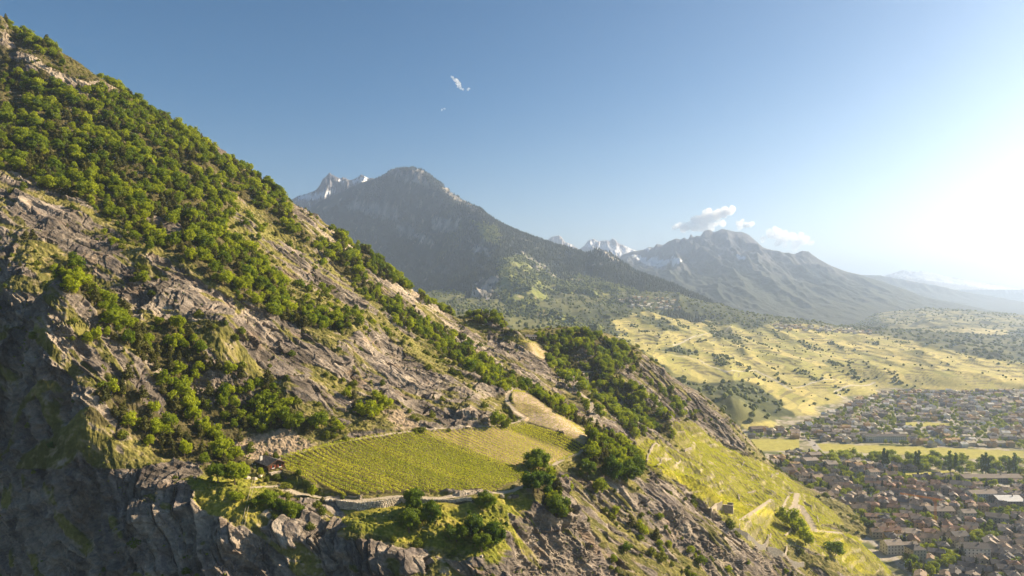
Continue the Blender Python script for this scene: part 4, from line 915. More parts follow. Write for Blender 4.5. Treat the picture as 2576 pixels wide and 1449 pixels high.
BUSHES = [(750,1195,18,20,'small dark bush at the corner of the vineyard by the chalet'),(1278,1066,18,20,'round bush by the bend of the upper path'),(1296,1060,12,14,'smallest bush by the bend of the upper path'),(1270,1074,20,22,'shaggy bush left at the bend of the upper path'),
 (695,1205,16,30,'yellow flowering broom bush on the bank below the chalet'),(720,1226,14,34,'yellow green bush low on the bank below the chalet'),(862,1254,12,12,'little bush at the left end of the stone wall'),(990,1359,14,18,'dark bush on the cliff edge below the meadow'),(840,1098,14,22,'low bush beside the upper path'),
 (870,1108,16,20,'green bush where the upper path meets the slab'),(1055,1083,10,40,'low grassy bush strip at the slab foot'),(820,1100,20,24,'bush left of the slab foot by the path'),(1130,1085,8,12,'tiny bush by the middle of the upper path'),(70,1070,16,16,'bush on the shaded gorge wall'),(1662,1410,24,34,'light green bush on the slope at the bottom of the picture'),
 (1640,1395,20,26,'bush above the light green one near the bottom'),(1745,1270,16,20,'bush on the crest of the dark rib'),(1835,1330,26,30,'bush beside the ruined stone hut'),(1850,1352,20,26,'bush just below the ruined stone hut')]
for u_, v_, h_, w_, lab in BUSHES:
    x_, y_ = lookup(vis_near, u_, v_); h = h_ * y_ / FD; w = w_ * y_ / FD; space.ok(x_, y_, w * .4)
    plant_tree('bush', 'bush', 'bush', x_, y_, h, lab, None, w / h / 1.1)

# --- woods on the near flank
A = NF.y ** 2
fm_ = samp(poly_mask(FOREST, 1), *NF.uv()); sp_ = samp(poly_mask(SPARSE, 3), *NF.uv())
veto = np.maximum(np.maximum(samp(poly_mask(VINE + BROWN + TERR + MEADOW, 1), *NF.uv()), pathm), 0 * A)
ok_area = (NF.z > 3) & (NF.y < 950)
veto_rock = samp(poly_mask(ROCK, 2), *NF.uv())
def draw_points(weight, n):
    w_ = (weight * A * ok_area).ravel(); w_ = w_ / w_.sum(); k = rng.choice(w_.size, n, p=w_)
    return NF.x.ravel()[k] + rng.normal(size=n) * .3, NF.y.ravel()[k] + rng.normal(size=n) * .3, k
clear = np.clip(1 - 3 * np.maximum(samp(poly_mask(VINE + BROWN + TERR + MEADOW, 2), *NF.uv()), pathm), 0, 1)
cl = smooth(-.55, .1, fbm(NF.x / 15, NF.y / 12, 501, 3))
PL = []
def grow(weight, n, h0, h1, kinds, rad):
    xs, ys, _ = draw_points(weight, n)
    for a, b in zip(xs, ys):
        t = random.random(); h = h0 + (h1 - h0) * t ** 1.4
        kd = kinds[0] if random.random() > kinds[2] else kinds[1]
        if space.ok(a, b, rad * h / h1): PL.append((kd, a, b, float(NF.H(a, b)), h))
pine_zone = smooth(.0, .5, fbm(NF.x / 40, NF.y / 40, 511, 2))
noup = 1 - samp(poly_mask([[(0,92),(60,112),(130,150),(200,188),(290,222),(305,240),(180,222),(40,170),(0,150)]], 0), *NF.uv())
grow(fm_ * clear * noup * (1 - veto_rock * .6) * cl, 14000, 3.6, 8.4, ('broad', 'pine', .32), 2.1)
grow(fm_ * clear * pine_zone * (NF.y < 420), 900, 5.0, 8.5, ('pine', 'broad', .2), 2.2)
cl2 = smooth(.0, .5, fbm(NF.x / 18, NF.y / 10, 521, 3))
grow(sp_ * clear * cl2 * (1 - .85 * veto_rock), 1400, 2.6, 6.0, ('broad', 'pine', .25), 2.2)
grow(clear * cl2 * (1 - .6 * veto_rock) * (1 - fm_) * .4, 3200, 1.6, 4.0, ('bush', 'pine', .12), 1.8)
grow(np.clip(sp_ + fm_, 0, 1) * clear * (1 - .8 * veto_rock), 4500, 1.0, 2.8, ('bush', 'bush', 0), 1.2)
PL.sort(key=lambda p: -(p[4] / p[2]) * (1 if seen(p[1], p[2], p[3], p[4]) else .001))
def zone_of(x, y, z):
    u_, v_ = proj(x, y, z)
    if u_ < 420 and v_ < 560: return 'on the high wooded flank at the upper left'
    if u_ < 820 and v_ > 820: return 'in the wood above the chalet'
    if u_ < 420: return 'among the rocks at the left'
    if 1150 < u_ < 1330 and v_ > 820 and v_ < 1010: return 'in the strip of wood above the brown field'
    if u_ > 1850: return 'among the terraces above the town'
    if u_ > 1340 and v_ < 1110: return 'on the wooded ribs behind the vineyard'
    if u_ > 1300: return 'on the rocky slope below the terraces'
    if v_ < 640: return 'below the skyline of the high flank'
    if v_ > 1000: return 'near the vineyard plateau'
    return 'in the long band of wood crossing the flank'
def sized(kd, h, x, y, z):
    u_, v_ = proj(x, y, z)
    s = ('small' if h < 5 else 'medium' if h < 6.8 else 'tall') if kd != 'bush' else ('tiny' if h < 1.8 else 'small' if h < 2.8 else 'large')
    part = ['left part', 'middle left part', 'middle right part', 'right part'][int(u_ / 110) % 4]
    return s, part
LOOK = {'broad': ('broadleaf_tree', 'tree', 'yellow green broadleaf tree'), 'pine': ('pine_tree', 'tree', 'dull dark green pine'), 'bush': ('bush', 'bush', 'low green bush')}
count = {'broad': 22, 'pine': 0, 'bush': len(BUSHES)}; rest = {'broad': [], 'pine': [], 'bush': []}
LIM = {'broad': 290, 'pine': 200, 'bush': 200}
for kd, a, b, z, h in PL:
    if count[kd] < LIM[kd] and seen(a, b, z, h):
        count[kd] += 1; nm, cat, look = LOOK[kd]; zn = zone_of(a, b, z)
        s_, p_ = sized(kd, h, a, b, z); lab = f'{s_} {look} {zn}, {p_}'; lab = ' '.join(lab.split()[:16]); plant_tree(kd, nm, cat, a, b, h, lab, lab.replace(look, look + ('es' if kd == 'bush' else 's')), .75 + .55 * random.random())
    else: rest[kd].append((a, b, z - .2, h))
print('trees', count, {k: len(v) for k, v in rest.items()})
for kd, nm in (('broad', 'broadleaf_woodland'), ('pine', 'pine_woodland'), ('bush', 'scrub')):
    q = np.array(rest[kd]); n = len(q); s = q[:, 3]; w = s * (.75 + .6 * rng.random(n))
    scatter(nm, q[:, :3], np.stack([w, w, s], 1), rng.random(n) * 6.28, kd)
# tufts and dwarf shrubs that roughen the grass
mdw = samp(poly_mask(MEADOW, 2), *NF.uv())
wt = (np.clip(clear + mdw * 1.3, 0, 1.3)) * (1 - pathm) * (1 - samp(poly_mask(VINE + BROWN + TERR, 1), *NF.uv())) * (1 - .7 * veto_rock) * smooth(-.2, .5, fbm(NF.x / 6, NF.y / 5, 531, 3)) * (NF.y < 600)
xs, ys, _ = draw_points(wt, 34000); zs = NF.H(xs, ys); n = len(xs)
scatter('undergrowth', np.stack([xs, ys, zs - .1], 1), .2 + .8 * rng.random(n) ** 2, rng.random(n) * 6.28, 'tuft')

# --- far woods
def far_scatter(name, f, weight, n, s0, s1, src, flat=1.0):
    w_ = (weight * f.y ** 2).ravel(); w_ = w_ / w_.sum(); k = rng.choice(w_.size, n, p=w_)
    s = s0 + (s1 - s0) * rng.random(n) ** 1.5
    xs = f.x.ravel()[k] + rng.normal(size=n) * 3; ys = f.y.ravel()[k] + rng.normal(size=n) * 3
    scatter(name, np.stack([xs, ys, f.H(xs, ys) - .1 * s], 1), np.stack([s, s, s * (.8 + .3 * rng.random(n)) * flat], 1), rng.random(n) * 6.28, src)
u, v = MF.uv(); hill = (MF.z > 3.5)
ju = u + 10 * fbm(MF.x / 60, MF.y / 60, 231, 3); jv = v + 7 * fbm(MF.x / 60, MF.y / 60, 257, 3)
w2 = samp(poly_mask(WOOD2, 1), ju, jv)
clm = smooth(.22, .5, fbm((MF.x - .1 * MF.y) / 42, MF.y / 230, 601, 4)) * smooth(.1, .4, fbm(MF.x / 300, MF.y / 300, 605, 2) + .25)
far_scatter('hillside_groves', MF, hill * np.clip(w2 + (1 - gold) * .8, 0, 1), 9000, 5, 12, 'far')
far_scatter('hillside_thickets', MF, hill * gold * (1 - w2) * clm ** 2, 1100, 3, 8, 'far')
far_scatter('hillside_shrubs', MF, hill * gold * (1 - w2), 350, 2.5, 6, 'far')
u, v = KF.uv(); dens = (1 - .9 * cliff) * (KF.y < 4800) * (KF.z > np.where(KF.y < 4200, MF.H(KF.x, KF.y), 0) - 1)
lw = smooth(-.6, .2, fbm(LF.x / 90, LF.y / 90, 612, 3)) * (LF.z > 4)
far_scatter('far_flank_trees', LF, lw * (1 - .93 * lg) * (1 - .8 * ll), 3000, 6, 11, 'far')
far_scatter('mountain_conifers', KF, dens * (1 - woodlit * .97), 26000, 9, 17, 'farc')
far_scatter('mountain_broadleaves', KF, dens * woodlit * smooth(-.5, .2, fbm(KF.x / 120, KF.y / 120, 611, 3)), 8000, 6, 13, 'far')
# ================================================================== vine rows on the plateau
def inside(pl, u, v):
    c = False
    for k in range(len(pl)):
        x0, y0 = pl[k]; x1, y1 = pl[(k + 1) % len(pl)]
        if (y0 > v) != (y1 > v) and u < (x1 - x0) * (v - y0) / (y1 - y0) + x0: c = not c
    return c
rd = np.array([.86, -.51]); rn_ = np.array([.51, .86])
corners = [lookup(vis_near, *p) for p in VINE[0]]
ss = [np.dot(p, rd) for p in corners]; qs = [np.dot(p, rn_) for p in corners]
nrow = 0; q = min(qs) + .8
ins_mask = poly_mask(VINE, 0); sp_mask = poly_mask(VINE_SPARSE, 4)
while q < max(qs):
    sarr = np.arange(min(ss), max(ss), .62); X = rd[0] * sarr + rn_[0] * q; Y = rd[1] * sarr + rn_[1] * q
    Z = NF.H(X, Y); U = CU + FD * X / Y; V_ = CV - FD * (Z - CAMZ) / Y
    inn = samp(ins_mask, U, V_) > .5; spr = samp(sp_mask, U, V_)
    r_ = np.random.default_rng(int(q * 10) + 5000)
    far_ = q > (min(qs) + max(qs)) / 2; on_ = np.where(inn)[0]
    runs = np.split(on_, np.where(np.diff(on_) > 1)[0] + 1) if len(on_) else []
    for run in runs:
        if len(run) < 8: continue
        V, F = [], []
        for n_ in run:
            a, b, c_, sp = X[n_], Y[n_], Z[n_], spr[n_]
            for k in range(9 if sp < .4 else 5):
                p = np.array([a + (r_.random() - .5) * .7, b + (r_.random() - .5) * .5, c_ + .15 + r_.random() * (1.0 if sp < .4 else .65)])
                nn = sphere_dirs(1, r_)[0]; nn[2] = abs(nn[2]) + .35; aa = np.cross(nn, r_.normal(size=3)); aa /= np.linalg.norm(aa); bb = np.cross(nn, aa); bb /= np.linalg.norm(bb)
                s = .17 + .14 * r_.random(); i = len(V); V += [p - aa * s, p - bb * s, p + aa * s, p + bb * s]; F.append((i, i + 1, i + 2, i + 3))
        ob = bpy.data.objects.new('vine_row', mesh_from('vine_row', V, F, m_vine)); col.objects.link(ob); nrow += 1
        third = int(3 * (q - min(qs)) / (max(qs) - min(qs) + .01)); tn = ('nearest the stone wall', 'in the middle of the plateau', 'nearest the brown field')[third]
        ob['label'] = ('thin sparse' if np.mean(spr[run]) > .4 else 'dense leafy') + ' row of vines ' + tn; ob['category'] = 'vine row'; ob['group'] = 'vine rows, ' + ob['label']
    q += 2.35
print('vine rows', nrow)
# vines of the steep brown field and of the terraces: too many to count
def vine_fill(name, polys_, da, spacing, step, s0, jit=.1, along=None, keep=1.0, extra=None):
    m_ = poly_mask(polys_, 0); w_ = (m_[np.clip(NF.uv()[1] / 2, 0, BH - 1).astype(int), np.clip(NF.uv()[0] / 2, 0, BW - 1).astype(int)] > .5) & (NF.z > 1) & (pathm < .3)
    xs, ys = NF.x[w_], NF.y[w_]
    gx0, gx1, gy0, gy1 = xs.min(), xs.max(), ys.min(), ys.max()
    d = np.array([math.cos(da), math.sin(da)]); n_ = np.array([-d[1], d[0]])
    cx, cy = (gx0 + gx1) / 2, (gy0 + gy1) / 2; Rr = math.hypot(gx1 - gx0, gy1 - gy0) / 2
    a = np.arange(-Rr, Rr, step); b = np.arange(-Rr, Rr, spacing); Aa, Bb = np.meshgrid(a, b)
    X = (cx + Aa * d[0] + Bb * n_[0]).ravel(); Y = (cy + Aa * d[1] + Bb * n_[1]).ravel()
    X += rng.normal(size=X.size) * jit; Y += rng.normal(size=X.size) * jit
    ok = (X > gx0) & (X < gx1) & (Y > gy0) & (Y < gy1); X, Y = X[ok], Y[ok]
    Z = NF.H(X, Y); U = CU + FD * X / Y; V_ = CV - FD * (Z - CAMZ) / Y
    ok = (samp(m_, U, V_) > .5) & (NF.sample(pathm, X, Y) < .3) & (rng.random(X.size) < keep) & (Z > 2)
    if extra is not None: ok &= extra(X, Y)
    X, Y, Z = X[ok], Y[ok], Z[ok]; n = len(X)
    scatter(name, np.stack([X, Y, Z], 1), s0 * (.75 + .5 * rng.random(n)), np.full(n, da) + rng.normal(size=n) * .1, 'vine')
    return n
k1 = vine_fill('sparse_vines', BROWN, math.radians(-32), 1.9, 1.2, .62, .08, keep=.8)
k2 = vine_fill('terrace_vines', TERR, math.radians(-62), 3.3, 1.1, 1.15, .08, extra=lambda X, Y: NF.sample(np.asarray(stepwall, float), X, Y) < .3)
print('vines', k1, k2)

# ================================================================== materials of built things
M = {}
M['cream'] = plain('cream_render', (.52, .45, .33), .9, .15, .6); M['white'] = plain('white_render', (.66, .62, .55), .9, .12, .6)
M['ochre'] = plain('ochre_render', (.46, .31, .16), .9, .15, .6); M['stone'] = plain('grey_stone', (.27, .24, .20), .95, .3, 1.2, .5); M['pink'] = plain('pinkish_render', (.42, .33, .26), .9, .15, .6)
M['tile'] = plain('brown_roof_tiles', (.225, .17, .125), .9, .35, 1.4); M['red'] = plain('red_roof_tiles', (.24, .150, .105), .9, .3, 1.4)
M['slate'] = plain('dark_slate', (.11, .10, .095), .8, .35, 1.6); M['greyroof'] = plain('grey_brown_roof', (.27, .225, .185), .9, .3, 1.4); M['metal'] = plain('pale_metal_roof', (.55, .54, .52), .5, .1, .5)
M['glass'] = plain('window_dark', (.035, .035, .04), .35, .2, 1.0); M['wood'] = plain('brown_planks', (.125, .070, .042), .85, .35, 3.0); M['darkwood'] = plain('dark_planks', (.07, .04, .022), .85, .3, 3.0)
M['shingle'] = plain('weathered_slab_roof', (.25, .225, .205), .9, .55, 5.0, .6); M['wallstone'] = plain('wall_stone', (.44, .38, .30), .95, .35, .9, .6); M['pale'] = plain('pale_masonry', (.40, .34, .26), .95, .25, 1.5, .5)
M['orange'] = plain('crane_paint', (.55, .22, .03), .6, .15, 1.0); M['black'] = plain('black_metal', (.03, .03, .03), .6, .1, 1.0); M['flower'] = plain('white_flowers', (.72, .70, .68), .9, .1, 9.0); M['redwood'] = plain('red_painted_wood', (.26, .06, .03), .8, .2, 4.0)
M['gravel'] = plain('gravel', (.42, .37, .30), .95, .25, 1.5); M['concrete'] = plain('concrete', (.42, .40, .37), .9, .15, .5)

def box_vf(V, F, x0, x1, y0, y1, z0, z1):
    i = len(V); V += [(x0, y0, z0), (x1, y0, z0), (x1, y1, z0), (x0, y1, z0), (x0, y0, z1), (x1, y0, z1), (x1, y1, z1), (x0, y1, z1)]
    F += [(i, i + 3, i + 2, i + 1), (i + 4, i + 5, i + 6, i + 7), (i, i + 1, i + 5, i + 4), (i + 1, i + 2, i + 6, i + 5), (i + 2, i + 3, i + 7, i + 6), (i + 3, i, i + 4, i + 7)]
def box_mesh(name, b, mat):
    V, F = [], []
    for q_ in (b if isinstance(b[0], (tuple, list)) else [b]): box_vf(V, F, *q_)
    return mesh_from(name, V, F, mat)
def house_walls(L, Wd, h, rh, mat, hip=False):
    """pentagon-sectioned walls: ridge along x"""
    x, y = L / 2, Wd / 2
    V = [(-x, -y, -1), (x, -y, -1), (x, y, -1), (-x, y, -1), (-x, -y, h), (x, -y, h), (x, y, h), (-x, y, h)]
    F = [(0, 1, 5, 4), (2, 3, 7, 6)]
    if hip: F += [(1, 2, 6, 5), (3, 0, 4, 7)]
    else:
        V += [(-x, 0, h + rh), (x, 0, h + rh)]; F += [(1, 2, 6, 9, 5), (3, 0, 4, 8, 7)]
    return mesh_from('house_walls', V, F, mat)
def house_roof(L, Wd, h, rh, mat, over=.6, th=.22, hip=False):
    x, y = L / 2 + over, Wd / 2 + over; k = rh / (Wd / 2); zl = h - over * k + .04; zt = h + rh + .04
    hx = max(0.3, L / 2 - Wd / 2) if hip else x
    V = [(-x, -y, zl), (x, -y, zl), (x, y, zl), (-x, y, zl), (-hx, 0, zt), (hx, 0, zt)]; V += [(a, b, c + th) for a, b, c in V]
    F = [(0, 4, 5, 1), (2, 5, 4, 3), (6, 7, 11, 10), (8, 9, 10, 11), (0, 1, 7, 6), (2, 3, 9, 8)]
    if hip: F += [(1, 5, 2), (3, 4, 0), (7, 8, 11), (9, 6, 10), (1, 2, 8, 7), (3, 0, 6, 9)]
    else: F += [(1, 5, 11, 7), (5, 2, 8, 11), (3, 4, 10, 9), (4, 0, 6, 10)]
    return mesh_from('house_roof', V, F, mat)
WALLN = {'cream': 'cream', 'white': 'white', 'ochre': 'ochre', 'stone': 'grey stone', 'pink': 'pinkish'}
ROOFN = {'tile': 'brown tiled', 'red': 'reddish tiled', 'slate': 'dark slate', 'greyroof': 'grey brown'}
win_me = box_mesh('window_pane', (-.45, .45, -.05, .07, -.62, .62), M['glass'])
class House: pass
def make_proto(L, Wd, floors, rk, wall, roof, hip=False, wmat=None):
    p = House(); h = 2.7 * floors + .4; rh = Wd / 2 * rk; p.L, p.W, p.h, p.rh = L, Wd, h, rh
    p.walls = house_walls(L, Wd, h, rh, M[wall], hip); p.roof = house_roof(L, Wd, h, rh, M[roof], .6, .22, hip)
    p.wins = []
    for f_ in range(floors):
        z = 1.5 + 2.7 * f_; n = max(2, int(L / 3)); m = max(1, int(Wd / 3.4))
        for k in range(n):
            X = -L / 2 + L * (k + .5) / n; p.wins += [((X, -Wd / 2, z), 0.0), ((X, Wd / 2, z), math.pi)]
        for k in range(m):
            Y = -Wd / 2 + Wd * (k + .5) / m; p.wins += [((L / 2, Y, z), math.pi / 2), ((-L / 2, Y, z), -math.pi / 2)]
    V, F = [], []
    for (loc, a) in p.wins:
        c, s = math.cos(a), math.sin(a); i = len(V); V0, F0 = [], []; box_vf(V0, F0, -.45, .45, -.07, .05, -.62, .62)
        V += [(loc[0] + vx * c - vy * s, loc[1] + vx * s + vy * c, loc[2] + vz) for vx, vy, vz in V0]; F += [tuple(i + q_ for q_ in f2) for f2 in F0]
    p.winjoin = mesh_from('house_windows', V, F, M['glass'])
    p.chim = box_mesh('chimney', (L * .18, L * .18 + .8, -.2 - Wd * .12, .6 - Wd * .12, h + rh * .3, h + rh + 1.0), M['stone' if wall == 'stone' else 'cream'])
    p.wall, p.roofn, p.floors, p.hip = wall, roof, floors, hip
    return p
PR = []
rh_ = random.Random(3)
for k in range(26):
    wall = ['cream', 'white', 'ochre', 'stone', 'pink', 'cream', 'stone'][k % 7]; roof = ['tile', 'greyroof', 'slate', 'tile', 'greyroof', 'slate', 'red'][(k * 3) % 7]
    PR.append(make_proto(rh_.uniform(8, 13), rh_.uniform(6.8, 9.5), rh_.choice([1, 2, 2, 3]) if k % 3 else 2, rh_.uniform(.42, .62), wall, roof, hip=(k % 6 == 5)))
def joined_house(p):
    bm_ = bmesh.new(); mats = []
    for m_ in (p.walls, p.roof, p.winjoin, p.chim):
        n = len(bm_.faces); bm_.from_mesh(m_); bm_.faces.ensure_lookup_table()
        for f_ in bm_.faces[n:]: f_.material_index = len(mats)
        mats.append(m_.materials[0])
    me = bpy.data.meshes.new('house_source'); bm_.to_mesh(me); bm_.free(); me.materials.clear()
    for q_ in mats: me.materials.append(q_)
    return bpy.data.objects.new('house_source', me)
SRC['house'] = source_collection('house_sources', [joined_house(p) for p in PR])
def put_house(p, x, y, z, rz, label, group=None, windows=0, name='house', cat='house'):
    o = new_thing(name, (x, y, z), label, cat, group, rz)
    new_part('wall', p.walls, o); r_ = new_part('roof', p.roof, o); new_part('chimney', p.chim, r_)
    if windows == 1:
        for loc, a in p.wins:
            w_ = new_part('window', win_me, o, loc); w_.rotation_euler = (0, 0, a)
    elif windows == 2: new_part('windows', p.winjoin, o)['kind'] = 'stuff'
    return o
OLD = [(1935,1160),(2010,1142),(2100,1160),(2300,1182),(2420,1215),(2576,1215),(2620,1250),(2640,1475),(2325,1475),(2240,1385),(2150,1325),(2080,1275),(2020,1232),(1945,1180)]
SUB = [(1880,1085),(1990,1078),(2085,1045),(2165,1005),(2240,986),(2640,986),(2640,1132),(2300,1122),(2040,1110),(2010,1103),(1890,1103)]
def to_flat(pl): return [flat_pt(*p) for p in pl]
OLDw, SUBw = to_flat(OLD), to_flat(SUB); FW = [to_flat(p) for p in FIELDS]
roads_w = [([flat_pt(*p) for p in pl], w_) for pl, w_ in ROAD_V]
houses = []; hs = Spacer(8.0)
# the larger buildings one can tell apart: foot of the near corner (u, v), length, depth, storeys, turn, walls, roof
BIG = [(2252,1396,15,11,3,.10,'white','greyroof','tall pale building with bare gable standing at the edge of the terraces'),
 (2296,1392,12,10,2,.10,'white','greyroof','lower pale building joined to the bare gabled one by the terraces'),
 (2312,1417,12,11,4,.15,'cream','slate','tall cream building with rows of small windows and dark hipped roof'),
 (2300,1350,20,14,1,-.2,'cream','greyroof','wide low house with big smooth hipped roof above the pale gabled buildings'),
 (2200,1205,12,10,3,.2,'white','tile','narrow white house standing above its neighbours by the gardens'),
 (2418,1232,24,12,2,-.35,'white','slate','long white house with dark roof beside a round tree'),
 (2478,1262,30,14,3,.1,'white','greyroof','large white school like block with three rows of windows'),
 (2548,1275,26,20,2,0.,'stone','metal','flat roofed dark hall with a pale metal roof at the right edge'),
 (2520,1325,18,14,3,-.5,'stone','slate','big old grey house with steep dark roof at the right'),
 (2440,1312,13,9,3,.05,'white','greyroof','white three storey block beside the parking place'),
 (2370,1300,26,12,2,.0,'stone','greyroof','long grey building under construction behind the crane'),
 (2420,1365,14,11,2,.1,'cream','slate','cream house with small skylight and tidy garden'),
 (2060,1215,15,11,2,.5,'ochre','tile','ochre house with tall wall at the upper left of the old town'),
 (1968,1195,16,10,2,.1,'white','slate','white chalet house with dark roof at the foot of the terraces'),
 (2042,1175,18,14,3,.2,'cream','greyroof','large cream block at the head of the bridge road'),
 (2095,1185,13,12,3,.1,'cream','greyroof','square cream house right of the bridge road'),
 (2052,1160,16,10,3,.2,'ochre','greyroof','narrow tall block where the road leaves the vineyards'),
 (2080,1268,16,12,3,.3,'ochre','tile','ochre orange house at the edge of the dark old town'),
 (2460,1405,22,12,3,-.1,'white','slate','long white house with dormers in the lower right of the town'),
 (1930,1175,34,16,2,.05,'stone','greyroof','long grey works building at the foot of the rock rib'),
 (2000,1090,16,9,1,.1,'white','tile','white farmhouse alone left of the bridge road'),
 (2230,1112,60,14,3,.02,'white','slate','row of linked white apartment blocks with dark green roofs'),
 (1905,1088,18,12,2,.1,'pink','tile','pinkish villa alone under the wooded spur'),
 (2500,1215,70,16,2,.03,'stone','greyroof','very long low hall behind the right vineyard strip')]
for (u_, v_, L_, W_, fl_, rz, wl2, rf, lab) in BIG:
    x_, y_ = flat_pt(u_, v_); p = make_proto(L_, W_, fl_, .35 if rf in ('metal',) else .5 if W_ < 13 else .33, wl2, rf, 'hipped' in lab)
    hs.ok(x_, y_, max(L_, W_) * .62)
    put_house(p, x_, y_ + W_ / 2, 0.0, rz, lab, None, 1 if y_ < 900 else 2, 'building' if L_ > 17 else 'house', 'building' if L_ > 17 else 'house')
def fill_town(polyw, n, spacing, zone):
    P_ = np.array(polyw); x0, x1, y0, y1 = P_[:, 0].min(), P_[:, 0].max(), P_[:, 1].min(), P_[:, 1].max()
    for _ in range(n):
        # uniform in the plane
        x_ = random.uniform(x0, x1); y_ = random.uniform(y0, y1)
        if not inside(polyw, x_, y_) or any(inside(f_, x_, y_) for f_ in FW): continue
        if abs(x_ / y_) > .80: continue
        if float(NF.H(x_, y_)) > -2.2 and y_ < 1050 and x_ / y_ < .62: continue
        if float(MF.H(x_, y_)) > 2: continue
        bad = False
        for g, w_ in roads_w:
            d, _, _, _ = poly_dist(np.array([x_]), np.array([y_]), g)
            if d[0] < w_ + 6: bad = True; break
        if bad or noise(np.array([x_ / 45]), np.array([y_ / 45]), 700)[0] > (.42 if zone == 'old' else .30): continue
        if not hs.ok(x_, y_, spacing): continue
        a = .55 * noise(np.array([x_ / 160]), np.array([y_ / 160]), 701)[0] + random.choice([0, 0, math.pi / 2]) + random.uniform(-.1, .1) - .25
        houses.append((x_, y_, a, zone))
fill_town(OLDw, 9000, 6.5, 'old'); fill_town(SUBw, 9000, 8.6, 'sub')
houses.sort(key=lambda h: h[1])
houses = [h for h in houses if h[1] < 1600]
print('houses', len(houses))
oldp = [k for k in range(len(PR)) if PR[k].wall != 'white' or k % 2]; rest_h = []
nh = 0
def town_spot(x, y):
    u_, v_ = CU + FD * x / y, CV + FD * CAMZ / y
    row = 'low in old town' if v_ > 1390 else 'middle of old town' if v_ > 1300 else 'upper old town' if v_ > 1215 else 'by riverside trees' if v_ > 1135 else 'near suburb' if v_ > 1070 else 'far suburb'
    side = 'towards terraces' if u_ < 2300 and v_ > 1300 else 'near right edge' if u_ > 2450 else 'right of bridge road' if u_ > 2150 else 'near bridge road'
    return row + ' ' + side
for (x_, y_, a, zn) in houses:
    k = random.choice(oldp) if zn == 'old' else random.randrange(len(PR)); p = PR[k]
    u_ = CU + FD * x_ / y_
    if nh < 270 and -20 < u_ < 2600:
        nh += 1
        lab = f'{["low", "two storey", "tall"][p.floors - 1]} {WALLN[p.wall]} house, {ROOFN[p.roofn]} {"hipped " if p.hip else ""}roof, {town_spot(x_, y_)}'; lab = ' '.join(lab.split()[:16])
        put_house(p, x_, y_, 0.0, a, lab, lab.replace('house,', 'houses,'), 1 if nh <= 45 else 2)
    else: rest_h.append((x_, y_, 0.0, a))
q = np.array(rest_h); scatter('distant_houses', q[:, :3], np.ones(len(q)) * .95, q[:, 3], 'house')
# villages on the hillside
def village(name, pl, n, s0):
    xs = []; b = np.array(pl)
    for _ in range(n * 4):
        u_ = random.uniform(b[:, 0].min(), b[:, 0].max()); v_ = random.uniform(b[:, 1].min(), b[:, 1].max())
        if not inside(pl, u_, v_): continue
        x_, y_ = lookup(vis, u_, v_)
        if y_ < 1500 or y_ > 4000: continue
        z_ = max(float(MF.H(x_, y_)), float(KF.H(x_, y_)))
        xs.append((x_, y_, z_, random.uniform(-.4, .4)))
        if len(xs) >= n: break
    q = np.array(xs); return scatter(name, q[:, :3], s0 * (.8 + .4 * rng.random(len(q))), q[:, 3], 'house')
village('hillside_village', [(1555,758),(1600,748),(1690,752),(1722,772),(1700,782),(1580,775)], 80, 1.0)
village('ridge_village', [(1930,812),(2000,818),(2100,824),(2200,832),(2190,842),(2100,838),(1950,828)], 90, .9)
#village('far_village', [(2360,800),(2500,795),(2576,800),(2576,812),(2400,815)], 40, .9)

# town trees
def town_trees(name, polyw, n, kinds, h0, h1, rad):
    P_ = np.array(polyw); x0, x1, y0, y1 = P_[:, 0].min(), P_[:, 0].max(), P_[:, 1].min(), P_[:, 1].max(); out = []
    for _ in range(n):
        x_ = random.uniform(x0, x1); y_ = random.uniform(y0, y1)
        if not inside(polyw, x_, y_) or any(inside(f_, x_, y_) for f_ in FW) or abs(x_ / y_) > .8: continue
        if float(MF.H(x_, y_)) > 4: continue
        h = random.uniform(h0, h1)
        if not hs.ok(x_, y_, rad * h / h1): continue
        out.append((x_, y_, 0, h))
    q = np.array(out); n = len(q); w = q[:, 3] * (.9 + .4 * rng.random(n)); scatter(name, q[:, :3], np.stack([w, w, q[:, 3]], 1), rng.random(n) * 6, kinds); return n
RIV = [(1960,1150),(2080,1142),(2200,1148),(2400,1158),(2640,1172),(2640,1205),(2400,1196),(2200,1184),(2080,1168),(1960,1165)]
a1 = town_trees('riverside_trees', to_flat(RIV), 380, 'broad', 7, 13, 5.0)
a2 = town_trees('town_trees', OLDw, 2600, 'broad', 4, 9, 3.5); a3 = town_trees('suburb_trees', SUBw, 4200, 'broad', 3.5, 8, 4.0); a4 = town_trees('town_conifers', OLDw, 500, 'spruce', 8, 16, 2.5)
print('town trees', a1, a2, a3, a4)
for k, (u_, v_, h_) in enumerate([(2224,1177,44),(2233,1177,40),(2304,1180,40),(2312,1180,42),(2390,1186,46),(2404,1184,40),(2471,1190,42),(2480,1190,46),(2539,1194,40),(2552,1196,50),(2488,1191,38),(2232,1165,30)]):
    x_, y_ = flat_pt(u_, v_ + 3); h = h_ * y_ / FD * 1.25
    plant_tree('poplar', 'poplar_tree', 'tree', x_, y_, h, ['slim dark poplar behind the old town'][0] + f', {["first", "first", "second", "second", "third", "third", "fourth", "fourth", "rightmost", "rightmost", "fourth", "first"][k]} group from the left', 'poplars along the river, ' + ["first", "first", "second", "second", "third", "third", "fourth", "fourth", "rightmost", "rightmost", "fourth", "first"][k] + ' group from the left', 1.25, 0, 0.0)
for k, (u_, v_, h_) in enumerate([(2140,1160,22),(2010,1150,20),(1975,1110,22)]):
    pass

